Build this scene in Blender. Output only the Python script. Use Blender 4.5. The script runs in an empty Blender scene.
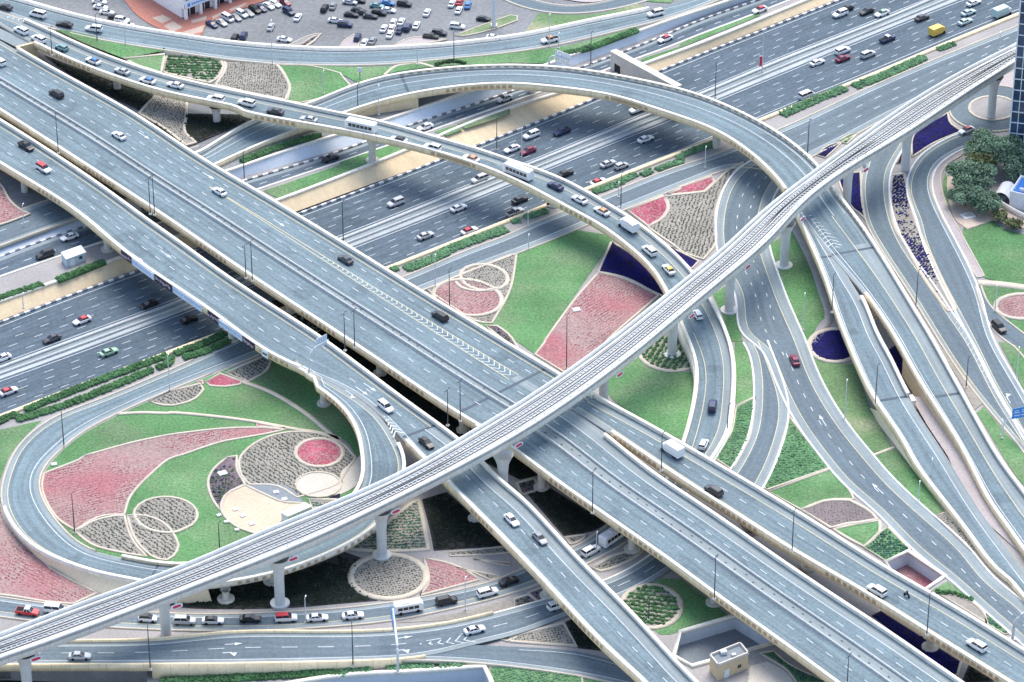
import bpy, math, random
import numpy as np
from mathutils import Vector
from mathutils.geometry import tessellate_polygon

random.seed(7)
rng = np.random.default_rng(7)
scene = bpy.context.scene
COL = scene.collection

# ------------------------------------------------------------------ camera, sky, sun, exposure
CAM_H, PITCH, FPX = 500.0, math.radians(33.0), 3700.0
cam_data = bpy.data.cameras.new("camera")
cam = bpy.data.objects.new("camera", cam_data)
COL.objects.link(cam)
cam.location = (0, 0, CAM_H)
cam.rotation_euler = (math.radians(90) - PITCH, 0, 0)
cam_data.sensor_width = 36.0
cam_data.lens = FPX / 1024 * 36.0
cam_data.clip_start, cam_data.clip_end = 5.0, 20000.0
scene.camera = cam

SUN_EL, SUN_AZ = math.radians(60), math.radians(14)      # azimuth from +Y towards +X
world = bpy.data.worlds.new("World")
scene.world = world
world.use_nodes = True
nt = world.node_tree
sky = nt.nodes.new('ShaderNodeTexSky')
sky.sky_type = 'NISHITA'
sky.sun_disc = False
sky.sun_elevation, sky.sun_rotation = SUN_EL, SUN_AZ
sky.air_density, sky.dust_density, sky.ozone_density = 1.0, 2.2, 1.0
nt.links.new(sky.outputs[0], nt.nodes['Background'].inputs[0])
nt.nodes['Background'].inputs[1].default_value = 0.15
sun_data = bpy.data.lights.new("sun", 'SUN')
sun_data.energy, sun_data.angle, sun_data.color = 1.5, math.radians(38), (1.0, 0.955, 0.88)
sun = bpy.data.objects.new("sun", sun_data)
COL.objects.link(sun)
sd = Vector((math.sin(SUN_AZ) * math.cos(SUN_EL), math.cos(SUN_AZ) * math.cos(SUN_EL), math.sin(SUN_EL)))
sun.rotation_euler = sd.to_track_quat('Z', 'Y').to_euler()
sun.location = (0, 800, 300)
scene.view_settings.view_transform = 'Standard'
scene.view_settings.look = 'None'
scene.view_settings.gamma = 1.0
scene.view_settings.exposure = 1.04

# ------------------------------------------------------------------ survey: picture bearings -> world points at real heights
SP, CP = math.sin(PITCH), math.cos(PITCH)

def W(x, y, z=0.0):
    """the world point at height z on the bearing (x, y)"""
    u, v = (x - 512) / FPX, (341 - y) / FPX
    dy, dz = CP + v * SP, -SP + v * CP
    t = (z - CAM_H) / dz
    return (u * t, dy * t, z)

def PXY(p):
    p = np.asarray(p, float)
    x, y, z = p[..., 0], p[..., 1], p[..., 2] - CAM_H
    d = y * CP - z * SP
    return np.stack([512 + FPX * x / d, 341 - FPX * (y * SP + z * CP) / d], -1)

TX = (0, 170, 340, 510, 680, 854)
TY = (0, 114, 228, 342, 456, 568)
TS = 170 / 1017

def trace(s, z=0.0):
    """'CR[@dz]:x,y[,z] x,y ...|...' survey notes: bearings read on sheet column C, row R ('px' = whole picture)"""
    out, last = [], None
    for seg in s.split('|'):
        head, rest = seg.strip().split(':')
        dz = 0.0
        if '@' in head:
            head, d = head.split('@')
            dz = float(d)
        for pr in rest.split():
            v = [float(q) for q in pr.split(',')]
            if head == 'px':
                x, y = v[0], v[1]
            else:
                x, y = TX[int(head[0])] + v[0] * TS, TY[int(head[1])] + v[1] * TS
            zz = v[2] if len(v) > 2 else (z(x, y) if callable(z) else z)
            out.append(W(x, y, zz + dz)[:2] + (zz,))
    return np.array(out)

def zx(*kv):
    xs, zs = zip(*kv)
    return lambda x, y: float(np.interp(x, xs, zs))

def zy(*kv):
    ys, zs = zip(*kv)
    return lambda x, y: float(np.interp(y, ys, zs))

def smooth_line(P, n, sig=0.0, ext=(0, 0)):
    """Catmull-Rom through P, lightly smoothed, resampled to n+1 points"""
    P = np.asarray(P, float)
    if ext[0]:
        d = P[0] - P[1]; d[2] = 0
        P = np.vstack([P[0] + d / np.linalg.norm(d) * ext[0], P])
    if ext[1]:
        d = P[-1] - P[-2]; d[2] = 0
        P = np.vstack([P, P[-1] + d / np.linalg.norm(d) * ext[1]])
    Q = np.vstack([2 * P[0] - P[1], P, 2 * P[-1] - P[-2]])
    out = []
    for i in range(1, len(Q) - 2):
        p0, p1, p2, p3 = Q[i - 1], Q[i], Q[i + 1], Q[i + 2]
        t0 = 0.0
        t1 = t0 + max(np.linalg.norm(p1 - p0), 1e-3) ** .5
        t2 = t1 + max(np.linalg.norm(p2 - p1), 1e-3) ** .5
        t3 = t2 + max(np.linalg.norm(p3 - p2), 1e-3) ** .5
        t = np.linspace(t1, t2, 14, endpoint=False)[:, None]
        A1 = (t1 - t) / (t1 - t0) * p0 + (t - t0) / (t1 - t0) * p1
        A2 = (t2 - t) / (t2 - t1) * p1 + (t - t1) / (t2 - t1) * p2
        A3 = (t3 - t) / (t3 - t2) * p2 + (t - t2) / (t3 - t2) * p3
        B1 = (t2 - t) / (t2 - t0) * A1 + (t - t0) / (t2 - t0) * A2
        B2 = (t3 - t) / (t3 - t1) * A2 + (t - t1) / (t3 - t1) * A3
        out.append((t2 - t) / (t2 - t1) * B1 + (t - t1) / (t2 - t1) * B2)
    D = np.vstack(out + [P[-1:]])
    L = np.concatenate([[0], np.cumsum(np.linalg.norm(np.diff(D, axis=0), axis=1))])
    if sig:
        m = max(8, int(L[-1] / 1.5))
        q = np.linspace(0, L[-1], m + 1)
        E = np.stack([np.interp(q, L, D[:, k]) for k in range(3)], 1)
        st = L[-1] / m
        r = int(3 * sig / st) + 1
        r = min(r, m)
        w = np.exp(-.5 * (np.arange(-r, r + 1) * st / sig) ** 2); w /= w.sum()
        pad = np.vstack([2 * E[0] - E[r:0:-1], E, 2 * E[-1] - E[-2:-r - 2:-1]])
        D = np.stack([np.convolve(pad[:, k], w, 'valid') for k in range(3)], 1)
        L = np.concatenate([[0], np.cumsum(np.linalg.norm(np.diff(D, axis=0), axis=1))])
    q = np.linspace(0, L[-1], n + 1)
    return np.stack([np.interp(q, L, D[:, k]) for k in range(3)], 1)

# ------------------------------------------------------------------ materials
def mat(name, c, var=.12, sc=.08, fine=.10, fsc=1.6, rough=.9, streak=0.0, ssc=(1.3, .03), c2=None, c2sc=.1, c2lo=.5, c2hi=.6, spec=.3, bump=0.0, joint=None, metal=0.0, track=0.0):
    m = bpy.data.materials.new(name)
    m.use_nodes = True
    t = m.node_tree
    N, LK = t.nodes, t.links.new
    b = N['Principled BSDF']
    b.inputs['Roughness'].default_value = rough
    b.inputs['Specular IOR Level'].default_value = spec
    b.inputs['Metallic'].default_value = metal
    geo = N.new('ShaderNodeNewGeometry')
    def noise(scale, det=4, vec=None):
        n = N.new('ShaderNodeTexNoise')
        n.inputs['Scale'].default_value = scale
        n.inputs['Detail'].default_value = det
        LK(vec or geo.outputs['Position'], n.inputs['Vector'])
        return n.outputs['Fac']
    def rng_(fac, lo, hi, a=.3, bb=.7):
        r = N.new('ShaderNodeMapRange')
        r.inputs[1].default_value, r.inputs[2].default_value = a, bb
        r.inputs[3].default_value, r.inputs[4].default_value = lo, hi
        LK(fac, r.inputs[0])
        return r.outputs[0]
    def mul(a, bb):
        x = N.new('ShaderNodeMath'); x.operation = 'MULTIPLY'
        LK(a, x.inputs[0]); LK(bb, x.inputs[1])
        return x.outputs[0]
    f = rng_(noise(sc), 1 - var, 1 + var)
    fn = noise(fsc, 3)
    if fine:
        f = mul(f, rng_(fn, 1 - fine, 1 + fine))
    if streak or joint or track:
        uv = N.new('ShaderNodeUVMap')
    if streak:
        mp = N.new('ShaderNodeMapping')
        mp.inputs['Scale'].default_value = (ssc[0], ssc[1], 1)
        LK(uv.outputs[0], mp.inputs[0])
        f = mul(f, rng_(noise(1.0, 3, mp.outputs[0]), 1 - streak, 1 + streak))
    if track:
        tx = N.new('ShaderNodeSeparateXYZ'); LK(uv.outputs[0], tx.inputs[0])
        tm = N.new('ShaderNodeMath'); tm.operation = 'MULTIPLY'; tm.inputs[1].default_value = 2 * math.pi / 1.8
        LK(tx.outputs[0], tm.inputs[0])
        ts_ = N.new('ShaderNodeMath'); ts_.operation = 'SINE'; LK(tm.outputs[0], ts_.inputs[0])
        f = mul(f, rng_(ts_.outputs[0], 1 - track, 1 + track, -1, 1))
    if joint:
        sx = N.new('ShaderNodeSeparateXYZ'); LK(uv.outputs[0], sx.inputs[0])
        d = N.new('ShaderNodeMath'); d.operation = 'DIVIDE'; d.inputs[1].default_value = joint[0]
        LK(sx.outputs[1], d.inputs[0])
        fr = N.new('ShaderNodeMath'); fr.operation = 'FRACT'; LK(d.outputs[0], fr.inputs[0])
        lt = N.new('ShaderNodeMath'); lt.operation = 'LESS_THAN'; lt.inputs[1].default_value = joint[1] / joint[0]
        LK(fr.outputs[0], lt.inputs[0])
        f = mul(f, rng_(lt.outputs[0], 1.0, joint[2], 0, 1))
    col = N.new('ShaderNodeRGB'); col.outputs[0].default_value = (*c, 1)
    cout = col.outputs[0]
    if c2:
        mx = N.new('ShaderNodeMix'); mx.data_type = 'RGBA'
        LK(rng_(noise(c2sc, 5), 0, 1, c2lo, c2hi), mx.inputs[0])
        LK(cout, mx.inputs[6]); mx.inputs[7].default_value = (*c2, 1)
        cout = mx.outputs[2]
    vs = N.new('ShaderNodeVectorMath'); vs.operation = 'SCALE'
    LK(cout, vs.inputs[0]); LK(f, vs.inputs['Scale'])
    LK(vs.outputs[0], b.inputs['Base Color'])
    if bump:
        bm = N.new('ShaderNodeBump'); bm.inputs['Strength'].default_value = bump
        bm.inputs['Distance'].default_value = .1
        LK(fn, bm.inputs['Height']); LK(bm.outputs[0], b.inputs['Normal'])
    return m

M = {}
M['asphalt'] = mat('asphalt_deck', (.160, .216, .240), var=.10, sc=.05, fine=.15, fsc=1.4, streak=.20, track=.045, c2=(.125, .170, .192), c2sc=.09, c2lo=.60, c2hi=.66)
M['asphalt_dark'] = mat('asphalt_highway', (.094, .128, .158), var=.10, sc=.05, fine=.18, fsc=1.3, streak=.20, track=.05, c2=(.076, .11, .135), c2sc=.08, c2lo=.60, c2hi=.66)
M['asphalt_mid'] = mat('asphalt_street', (.130, .170, .194), track=.04, var=.10, sc=.04, fine=.13, fsc=1.2, streak=.12)
M['lot'] = mat('asphalt_car_park', (.205, .215, .22), var=.16, sc=.05, fine=.14, fsc=.8)
M['shoulder'] = mat('worn_shoulder', (.25, .295, .305), var=.10, fine=.08, streak=.12)
M['white_line'] = mat('white_road_paint', (.60, .64, .65), var=.12, fine=.2, fsc=2.5)
M['yellow_line'] = mat('yellow_road_paint', (.62, .57, .38), var=.06, fine=.2, fsc=2.5)
M['parapet'] = mat('white_concrete', (.84, .79, .69), var=.06, sc=.2, fine=.05, streak=.07, ssc=(.25, .8), joint=(4.0, .12, .78))
M['fascia'] = mat('cream_concrete', (.84, .69, .45), var=.08, sc=.2, fine=.06, streak=.07, ssc=(.25, .8), joint=(4.0, .15, .8))
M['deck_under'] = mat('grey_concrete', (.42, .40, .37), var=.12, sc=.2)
M['pier'] = mat('pier_concrete', (.62, .59, .53), var=.08, sc=.3, fine=.08)
M['tan_wall'] = mat('tan_render', (.72, .58, .38), var=.08, sc=.1, fine=.07, streak=.06, ssc=(.2, .5), joint=(9.0, .12, .85))
M['blue_wall'] = mat('pale_blue_render', (.60, .66, .72), var=.06, sc=.1, fine=.05, joint=(9.0, .12, .88))
M['median'] = mat('median_concrete', (.42, .455, .46), var=.10, sc=.1, fine=.10, streak=.15)
M['barrier'] = mat('barrier_concrete', (.52, .54, .53), var=.06, fine=.06, joint=(3.0, .15, .75))
M['kerb'] = mat('kerb_stone', (.54, .485, .395), var=.08, sc=.2, fine=.08, fsc=2.2)
M['kerb_white'] = mat('kerb_white_paint', (.78, .78, .76), var=.05, fine=.1, fsc=2)
M['kerb_black'] = mat('kerb_black_paint', (.20, .21, .23), var=.1)
M['pave'] = mat('paving', (.33, .315, .305), var=.12, sc=.06, fine=.12, fsc=1.5)
M['pave_pink'] = mat('pink_paving', (.42, .375, .37), var=.08, fine=.12, fsc=1.8)
M['pave_red'] = mat('red_paving', (.47, .20, .15), var=.08, fine=.15, fsc=1.8)
M['pave_buff'] = mat('buff_paving', (.55, .44, .36), var=.08, fine=.12, fsc=1.8)
M['sand'] = mat('raked_sand', (.56, .47, .35), var=.07, fine=.09, fsc=1.5)
M['sand_white'] = mat('pale_gravel', (.55, .51, .44), var=.06, fine=.10, fsc=1.5)
M['slate'] = mat('blue_grey_gravel', (.22, .25, .27), var=.05, fine=.12, fsc=1.6)
M['lawn'] = mat('lawn_grass', (.098, .225, .088), var=.22, sc=.06, fine=.30, fsc=1.6, c2=(.145, .235, .115), c2sc=.07, c2lo=.45, c2hi=.62, bump=.6)
M['lawn_dry'] = mat('dry_grass', (.13, .22, .10), var=.2, sc=.05, fine=.25, fsc=1.4, c2=(.28, .27, .18), c2sc=.05, c2lo=.5, c2hi=.7)
M['soil'] = mat('planting_soil', (.29, .27, .235), var=.14, sc=.1, fine=.14, fsc=1.3)
M['soil_red'] = mat('red_bed_soil', (.34, .24, .225), var=.18, sc=.06, fine=.25, fsc=1.3, c2=(.31, .12, .135), c2sc=.06, c2lo=.48, c2hi=.66)
M['soil_shade'] = mat('shade_soil', (.035, .033, .038), var=.2, fine=.2)  # near-black tone stands for deep shade
M['soil_brown'] = mat('brown_mulch', (.20, .165, .165), var=.12, fine=.22, fsc=1.8)
M['soil_plum'] = mat('plum_bed_soil', (.15, .115, .13), var=.3, fine=.3, fsc=1.2)
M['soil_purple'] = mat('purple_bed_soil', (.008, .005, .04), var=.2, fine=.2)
M['leaf_grey'] = mat('grey_green_leaves', (.07, .085, .065), var=.35, sc=.3, fine=.3, fsc=2.5)
M['leaf_green'] = mat('green_leaves', (.065, .155, .06), var=.35, sc=.3, fine=.35, fsc=2.5)
M['leaf_teal'] = mat('blue_green_leaves', (.05, .12, .085), var=.3, sc=.3, fine=.3, fsc=2.5)
M['leaf_dark'] = mat('dark_leaves', (.035, .075, .03), var=.35, sc=.4, fine=.35, fsc=2.5)
M['leaf_tree'] = mat('tree_leaves', (.18, .275, .18), var=.4, sc=.25, fine=.4, fsc=1.4)
M['leaf_olive'] = mat('olive_leaves', (.17, .19, .09), var=.35, sc=.3, fine=.35, fsc=1.5)
M['flower_red'] = mat('red_flowers', (.31, .09, .115), var=.3, sc=.12, fine=.35, fsc=2.0, c2=(.33, .17, .165), c2sc=.12, c2lo=.42, c2hi=.6)
M['flower_pink'] = mat('pink_flowers', (.42, .10, .15), var=.3, sc=.2, fine=.3, fsc=2.0)
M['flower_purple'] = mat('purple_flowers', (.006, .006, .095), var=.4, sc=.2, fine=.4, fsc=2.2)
M['leaf_shade'] = mat('shade_leaves', (.008, .016, .009), var=.4, sc=.4, fine=.4, fsc=2.5)  # leaf colour darkened to hold the shade below the decks
M['leaf_light'] = mat('light_green_leaves', (.11, .23, .115), var=.3, sc=.4, fine=.35, fsc=2.5)
M['apron'] = mat('apron_render', (.80, .69, .50), var=.06, sc=.1, fine=.06)
M['bark'] = mat('bark', (.20, .16, .12), var=.2)
M['metro_conc'] = mat('viaduct_concrete', (.76, .77, .74), var=.07, sc=.1, fine=.06, streak=.06, ssc=(.3, .7), joint=(3.2, .12, .82))
M['metro_deck'] = mat('track_bed', (.50, .51, .50), var=.08, sc=.1, fine=.14, fsc=1.5)
M['rail'] = mat('rail_steel', (.09, .09, .095), var=.1)
M['metal_dark'] = mat('dark_painted_steel', (.06, .075, .10), var=.05, rough=.5)
M['metal_light'] = mat('galvanised_steel', (.62, .65, .66), var=.05, rough=.5)
M['sign_blue'] = mat('sign_blue', (.045, .24, .62), var=.05, rough=.5)
M['sign_white'] = mat('sign_white', (.80, .84, .88), var=.05, rough=.5)
M['sign_red'] = mat('sign_red', (.62, .05, .09), var=.08, rough=.5)
M['banner_blue'] = mat('banner_pale_blue', (.62, .72, .85), var=.10, sc=.3, rough=.6)
M['banner_dark'] = mat('banner_print_dark', (.035, .03, .05), var=.3, sc=2, rough=.6)
M['banner_pink'] = mat('banner_print_pink', (.55, .42, .50), var=.3, sc=2, rough=.6)
M['panel_brown'] = mat('brown_inlay', (.50, .36, .22), var=.12, sc=.6)
M['joint'] = mat('expansion_joint', (.09, .115, .14), var=.1)
M['glass'] = mat('car_glass', (.022, .028, .036), var=.1, rough=.12, spec=.6)
M['tyre'] = mat('tyre', (.02, .02, .022), var=.1)
M['lamp'] = mat('lens', (.75, .75, .72), rough=.25)
M['tail'] = mat('tail_lens', (.35, .02, .02), rough=.3)
M['white_box'] = mat('white_sheet_metal', (.80, .82, .82), var=.04, rough=.6)
M['white_wall'] = mat('white_render', (.80, .81, .82), var=.04)
M['tower_glass'] = mat('tower_glass', (.035, .065, .12), var=.45, sc=.25, rough=.15, spec=.6)
M['pool_blue'] = mat('blue_roof', (.06, .22, .62), var=.15, sc=.6)
M['clothes'] = mat('dark_clothes', (.03, .03, .05))
M['skin'] = mat('skin', (.45, .28, .20))

# ------------------------------------------------------------------ objects
def link(o, parent=None):
    COL.objects.link(o)
    if parent is not None:
        o.parent = parent
    return o

def tag(o, label=None, cat=None, group=None, kind=None):
    if label: o['label'] = label
    if cat: o['category'] = cat
    if group: o['group'] = group
    if kind: o['kind'] = kind
    return o

def empty(name, label, cat, loc=(0, 0, 0), rz=0, group=None):
    o = bpy.data.objects.new(name, None)
    o.empty_display_size = .5
    o.location = loc
    o.rotation_euler = (0, 0, rz)
    link(o)
    return tag(o, label, cat, group)

def mesh_np(name, V, F, m, uv=None, smooth=False, mi=None):
    V = np.asarray(V, np.float32); F = np.asarray(F, np.int32)
    me = bpy.data.meshes.new(name)
    nf, k = F.shape
    me.vertices.add(len(V)); me.vertices.foreach_set('co', V.ravel())
    me.loops.add(nf * k); me.loops.foreach_set('vertex_index', F.ravel())
    me.polygons.add(nf)
    me.polygons.foreach_set('loop_start', np.arange(0, nf * k, k, dtype=np.int32))
    me.polygons.foreach_set('loop_total', np.full(nf, k, np.int32))
    for q in (m if isinstance(m, (list, tuple)) else [m]):
        me.materials.append(q)
    if mi is not None:
        me.polygons.foreach_set('material_index', np.asarray(mi, np.int32))
    if smooth:
        me.polygons.foreach_set('use_smooth', np.ones(nf, bool))
    if uv is not None:
        l = me.uv_layers.new(name='UVMap')
        l.data.foreach_set('uv', np.asarray(uv, np.float32)[F.ravel()].ravel())
    me.update(calc_edges=True)
    return me

def mesh_py(name, V, F, m, mi=None, smooth=False):
    me = bpy.data.meshes.new(name)
    me.from_pydata([tuple(map(float, v)) for v in V], [], [tuple(f) for f in F])
    for q in (m if isinstance(m, (list, tuple)) else [m]):
        me.materials.append(q)
    if mi is not None:
        me.polygons.foreach_set('material_index', np.asarray(mi, np.int32))
    if smooth:
        me.polygons.foreach_set('use_smooth', np.ones(len(F), bool))
    me.update()
    return me

def ob(name, me, parent=None):
    return link(bpy.data.objects.new(name, me), parent)

def loft(name, rows, m, parent=None, closed=False, caps=False):
    """sheet or tube through rows of equal length"""
    R = np.asarray(rows, float)
    k, n = R.shape[:2]
    V = R.reshape(-1, 3)
    lat = np.concatenate([[0], np.cumsum(np.linalg.norm(np.diff(R, axis=0), axis=2).mean(1))])
    mid = R.mean(0)
    lon = np.concatenate([[0], np.cumsum(np.linalg.norm(np.diff(mid, axis=0), axis=1))])
    uv = np.stack([np.repeat(lat, n), np.tile(lon, k)], 1)
    F = []
    rr = [(j, (j + 1) % k) for j in range(k if closed else k - 1)]
    i = np.arange(n - 1)
    for a, b in rr:
        F.append(np.stack([a * n + i, a * n + i + 1, b * n + i + 1, b * n + i], 1))
    F = np.vstack(F)
    if caps and k == 4:
        F = np.vstack([F, [[0, n, 2 * n, 3 * n], [n - 1, 2 * n - 1, 3 * n - 1, 4 * n - 1]]])
    return ob(name, mesh_np(name, V, F, m, uv), parent)

class Box:
    """collects boxes / prisms / tubes into one mesh"""
    def __init__(s):
        s.v, s.f, s.mi = [], [], []
    def add(s, V, F, mi=0):
        o = len(s.v)
        s.v += [tuple(map(float, q)) for q in V]
        s.f += [tuple(i + o for i in q) for q in F]
        s.mi += [mi] * len(F)
    def box(s, c, size, rz=0.0, mi=0, taper=1.0):
        hx, hy, hz = [q / 2 for q in size]
        ca, sa = math.cos(rz), math.sin(rz)
        V = []
        for z, k in ((-hz, 1), (hz, taper)):
            for x, y in ((-hx, -hy), (hx, -hy), (hx, hy), (-hx, hy)):
                x, y = x * k, y * k
                V.append((c[0] + x * ca - y * sa, c[1] + x * sa + y * ca, c[2] + z))
        s.add(V, [(3, 2, 1, 0), (4, 5, 6, 7), (0, 1, 5, 4), (1, 2, 6, 5), (2, 3, 7, 6), (3, 0, 4, 7)], mi)
    def tube(s, pts, rad, sides=8, mi=0):
        pts = [Vector(p) for p in pts]
        rad = rad if isinstance(rad, (list, tuple)) else [rad] * len(pts)
        V = []
        for i, p in enumerate(pts):
            d = (pts[min(i + 1, len(pts) - 1)] - pts[max(i - 1, 0)]).normalized()
            a = d.orthogonal().normalized() if abs(d.z) < .99 else Vector((1, 0, 0))
            b = d.cross(a).normalized()
            for k in range(sides):
                t = 2 * math.pi * k / sides
                V.append(p + (a * math.cos(t) + b * math.sin(t)) * rad[i])
        F = []
        for i in range(len(pts) - 1):
            for k in range(sides):
                k2 = (k + 1) % sides
                F.append((i * sides + k, i * sides + k2, (i + 1) * sides + k2, (i + 1) * sides + k))
        F.append(tuple(range(sides))[::-1])
        F.append(tuple((len(pts) - 1) * sides + k for k in range(sides)))
        s.add(V, F, mi)
    def prism(s, poly, z0, z1, mi=0):
        n = len(poly)
        V = [(p[0], p[1], z0) for p in poly] + [(p[0], p[1], z1) for p in poly]
        F = [(i, (i + 1) % n, n + (i + 1) % n, n + i) for i in range(n)]
        F += [tuple(range(n))[::-1], tuple(range(n, 2 * n))]
        s.add(V, F, mi)
    def mesh(s, name, m):
        return mesh_py(name, s.v, s.f, m, s.mi)
    def ob(s, name, m, parent=None):
        return ob(name, s.mesh(name, m), parent)
# ------------------------------------------------------------------ ribbons: roads, decks, medians
class Road:
    def __init__(s, L, R, z=0.0, ext=(0, 0), sig=5.0, step=2.5, lift=0.0, zr=None):
        a, b = trace(L, z), trace(R, z if zr is None else zr)
        m = 400
        A, B = smooth_line(a, m, sig), smooth_line(b, m, sig)
        C = (A + B) / 2
        def push(Q, e=40.0):
            k = max(2, int(25.0 / max(np.linalg.norm(np.diff(Q, axis=0), axis=1).sum() / m, 1e-3)))
            k = min(k, m // 3)
            d0, d1 = Q[0] - Q[k], Q[-1] - Q[-1 - k]
            d0[2] = d1[2] = 0
            return np.vstack([Q[0] + d0 / np.linalg.norm(d0) * e, Q, Q[-1] + d1 / np.linalg.norm(d1) * e])
        A, B = push(A), push(B)
        for it in range(3):
            ln = np.linalg.norm(np.diff(C, axis=0), axis=1).sum()
            n = int(ln / step) + 2
            C = smooth_line(C[::max(1, len(C) // 200)] if it == 0 else C, n, max(sig, 6))
            T = np.gradient(C[:, :2], axis=0)
            T /= np.linalg.norm(T, axis=1)[:, None]
            N = np.stack([T[:, 1], -T[:, 0]], 1)
            j = n // 2
            if np.dot(N[j], B[np.argmin(np.linalg.norm(B[:, :2] - C[j, :2], axis=1)), :2] - C[j, :2]) < 0: N = -N
            def hits(Q, sign):
                out = np.full((n + 1, 3), np.nan)
                P, D = Q[:-1], np.diff(Q, axis=0)
                for i in range(n + 1):
                    r = P[:, :2] - C[i, :2]
                    den = N[i, 0] * D[:, 1] - N[i, 1] * D[:, 0]
                    den = np.where(np.abs(den) < 1e-9, 1e-9, den)
                    t = (r[:, 0] * D[:, 1] - r[:, 1] * D[:, 0]) / den
                    u = (r[:, 0] * N[i, 1] - r[:, 1] * N[i, 0]) / den
                    ok = (u >= 0) & (u <= 1) & (t * sign > -1.0) & (np.abs(t) < 45)
                    if ok.any():
                        k = np.where(ok)[0][np.argmin(np.abs(t[ok]))]
                        out[i] = P[k] + D[k] * u[k]
                return out
            hl, hr = hits(A, -1), hits(B, 1)
            good = ~(np.isnan(hl[:, 0]) | np.isnan(hr[:, 0]))
            hl, hr = hl[good], hr[good]
            C = (hl + hr) / 2
        for e, (i, k) in zip(ext, ((0, min(10, len(C) - 1)), (-1, max(-11, -len(C))))):
            if not e: continue
            d = C[i] - C[k]; d[2] = 0; d /= np.linalg.norm(d)
            add = [d * q for q in np.arange(step, e, step)]
            if i == 0:
                hl = np.vstack([hl[0] + q for q in add[::-1]] + [hl]); hr = np.vstack([hr[0] + q for q in add[::-1]] + [hr])
            else:
                hl = np.vstack([hl] + [hl[-1] + q for q in add]); hr = np.vstack([hr] + [hr[-1] + q for q in add])
        s.L, s.R = hl, hr
        zz = (hl[:, 2] + (hr[:, 2] if zr is None else hl[:, 2])) / 2 + lift
        s.L[:, 2] = zz; s.R[:, 2] = zz
        s.n = len(hl) - 1
        d = s.R - s.L
        d[:, 2] = 0
        s.width = np.linalg.norm(d, axis=1)
        s.D = d / np.maximum(s.width, 1e-6)[:, None]
        c = (s.L + s.R) / 2
        s.len = np.concatenate([[0], np.cumsum(np.linalg.norm(np.diff(c, axis=0), axis=1))])
    def at(s, t, off=0.0, dz=0.0, i0=0, i1=None):
        P = s.L + (s.R - s.L) * t + s.D * off
        P = P.copy(); P[:, 2] += dz
        return P[i0:(None if i1 is None else i1 + 1)]
    def point(s, t, off, l):
        P = s.at(t, off)
        return np.array([np.interp(l, s.len, P[:, k]) for k in range(3)])
    def grid(s):
        ts = np.linspace(0, 1, 61)
        return ts, s.L[:, None] + (s.R - s.L)[:, None] * ts[None, :, None]
    def locate(s, x, y, h=0.0):
        ts, G = s.grid()
        H = G.copy(); H[..., 2] += h
        q = PXY(H)
        d = (q[..., 0] - x) ** 2 + (q[..., 1] - y) ** 2
        i, j = np.unravel_index(np.argmin(d), d.shape)
        a, b = max(i - 1, 0), min(i + 1, s.n)
        best = (d[i, j], G[i, j])
        for k0, k1 in ((a, i), (i, b)):
            for f in np.linspace(0, 1, 13):
                g = G[k0, j] * (1 - f) + G[k1, j] * f
                q = PXY(g + np.array([0, 0, h]))
                e = (q[0] - x) ** 2 + (q[1] - y) ** 2
                if e < best[0]: best = (e, g)
        return i, ts[j], best[1]
    def idx(s, x, y):
        return s.locate(x, y)[0]
    def heading(s, i):
        c = (s.L + s.R) / 2
        d = c[min(i + 2, s.n)] - c[max(i - 2, 0)]
        return math.atan2(d[1], d[0])

def strip(rd, name, m, t0, o0, t1, o1, dz, parent=None, i0=0, i1=None):
    w = rd.width.mean()
    k = 4
    rows = []
    for j in range(k + 1):
        f = j / k
        rows.append(rd.at(t0, o0, dz, i0, i1) * (1 - f) + rd.at(t1, o1, dz, i0, i1) * f)
    return loft(name, rows, m, parent)

def wall_on(rd, name, m, t, off, w, z0, z1, parent=None, i0=0, i1=None):
    return loft(name, [rd.at(t, off, z0, i0, i1), rd.at(t, off, z1, i0, i1), rd.at(t, off + w, z1, i0, i1), rd.at(t, off + w, z0, i0, i1)], m, parent, closed=True, caps=True)

def quads_marks(rd, spec, parent, dz):
    """solid and dashed lines of one road as one mesh (white + yellow)"""
    V, F, MI = [], [], []
    def quad(a, b, c, d, mi):
        o = len(V); V.extend([a, b, c, d]); F.append((o, o + 1, o + 2, o + 3)); MI.append(mi)
    for sp in spec:
        kind, t, off, colr, w = sp[:5]
        mi = 1 if colr == 'y' else 0
        l0, l1 = 0.0, rd.len[-1]
        if kind == 's':
            if len(sp) > 5: l0, l1 = rd.len[sp[5]], rd.len[sp[6]]
            A, B = rd.at(t, off - w / 2, dz), rd.at(t, off + w / 2, dz)
            for i in range(rd.n):
                if rd.len[i] >= l0 and rd.len[i + 1] <= l1:
                    quad(A[i], A[i + 1], B[i + 1], B[i], mi)
        elif kind == 'v':
            l0, l1 = rd.len[sp[6]], rd.len[sp[7]]
            f = np.clip((rd.len - l0) / (l1 - l0), 0, 1)[:, None]
            P = rd.L + (rd.R - rd.L) * (t + (sp[5] - t) * f)
            A, B = P - rd.D * w / 2, P + rd.D * w / 2
            A = A + np.array([0, 0, dz]); B = B + np.array([0, 0, dz])
            for i in range(sp[6], sp[7]):
                quad(A[i], A[i + 1], B[i + 1], B[i], mi)
        else:
            dash, per = sp[5], sp[6]
            if len(sp) > 7: l0, l1 = rd.len[sp[7]], rd.len[sp[8]]
            A, B = rd.at(t, off - w / 2, dz), rd.at(t, off + w / 2, dz)
            l = l0 + random.uniform(0, per)
            while l + dash < l1:
                p = [np.array([np.interp(q, rd.len, X[:, k]) for k in range(3)]) for X in (A, B) for q in (l, l + dash)]
                quad(p[0], p[1], p[3], p[2], mi)
                l += per
    if V:
        o = ob('lane_marking', mesh_np('lane_marking', V, F, [M['white_line'], M['yellow_line']], mi=MI), parent)
        o['kind'] = 'stuff'
        return o

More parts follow.
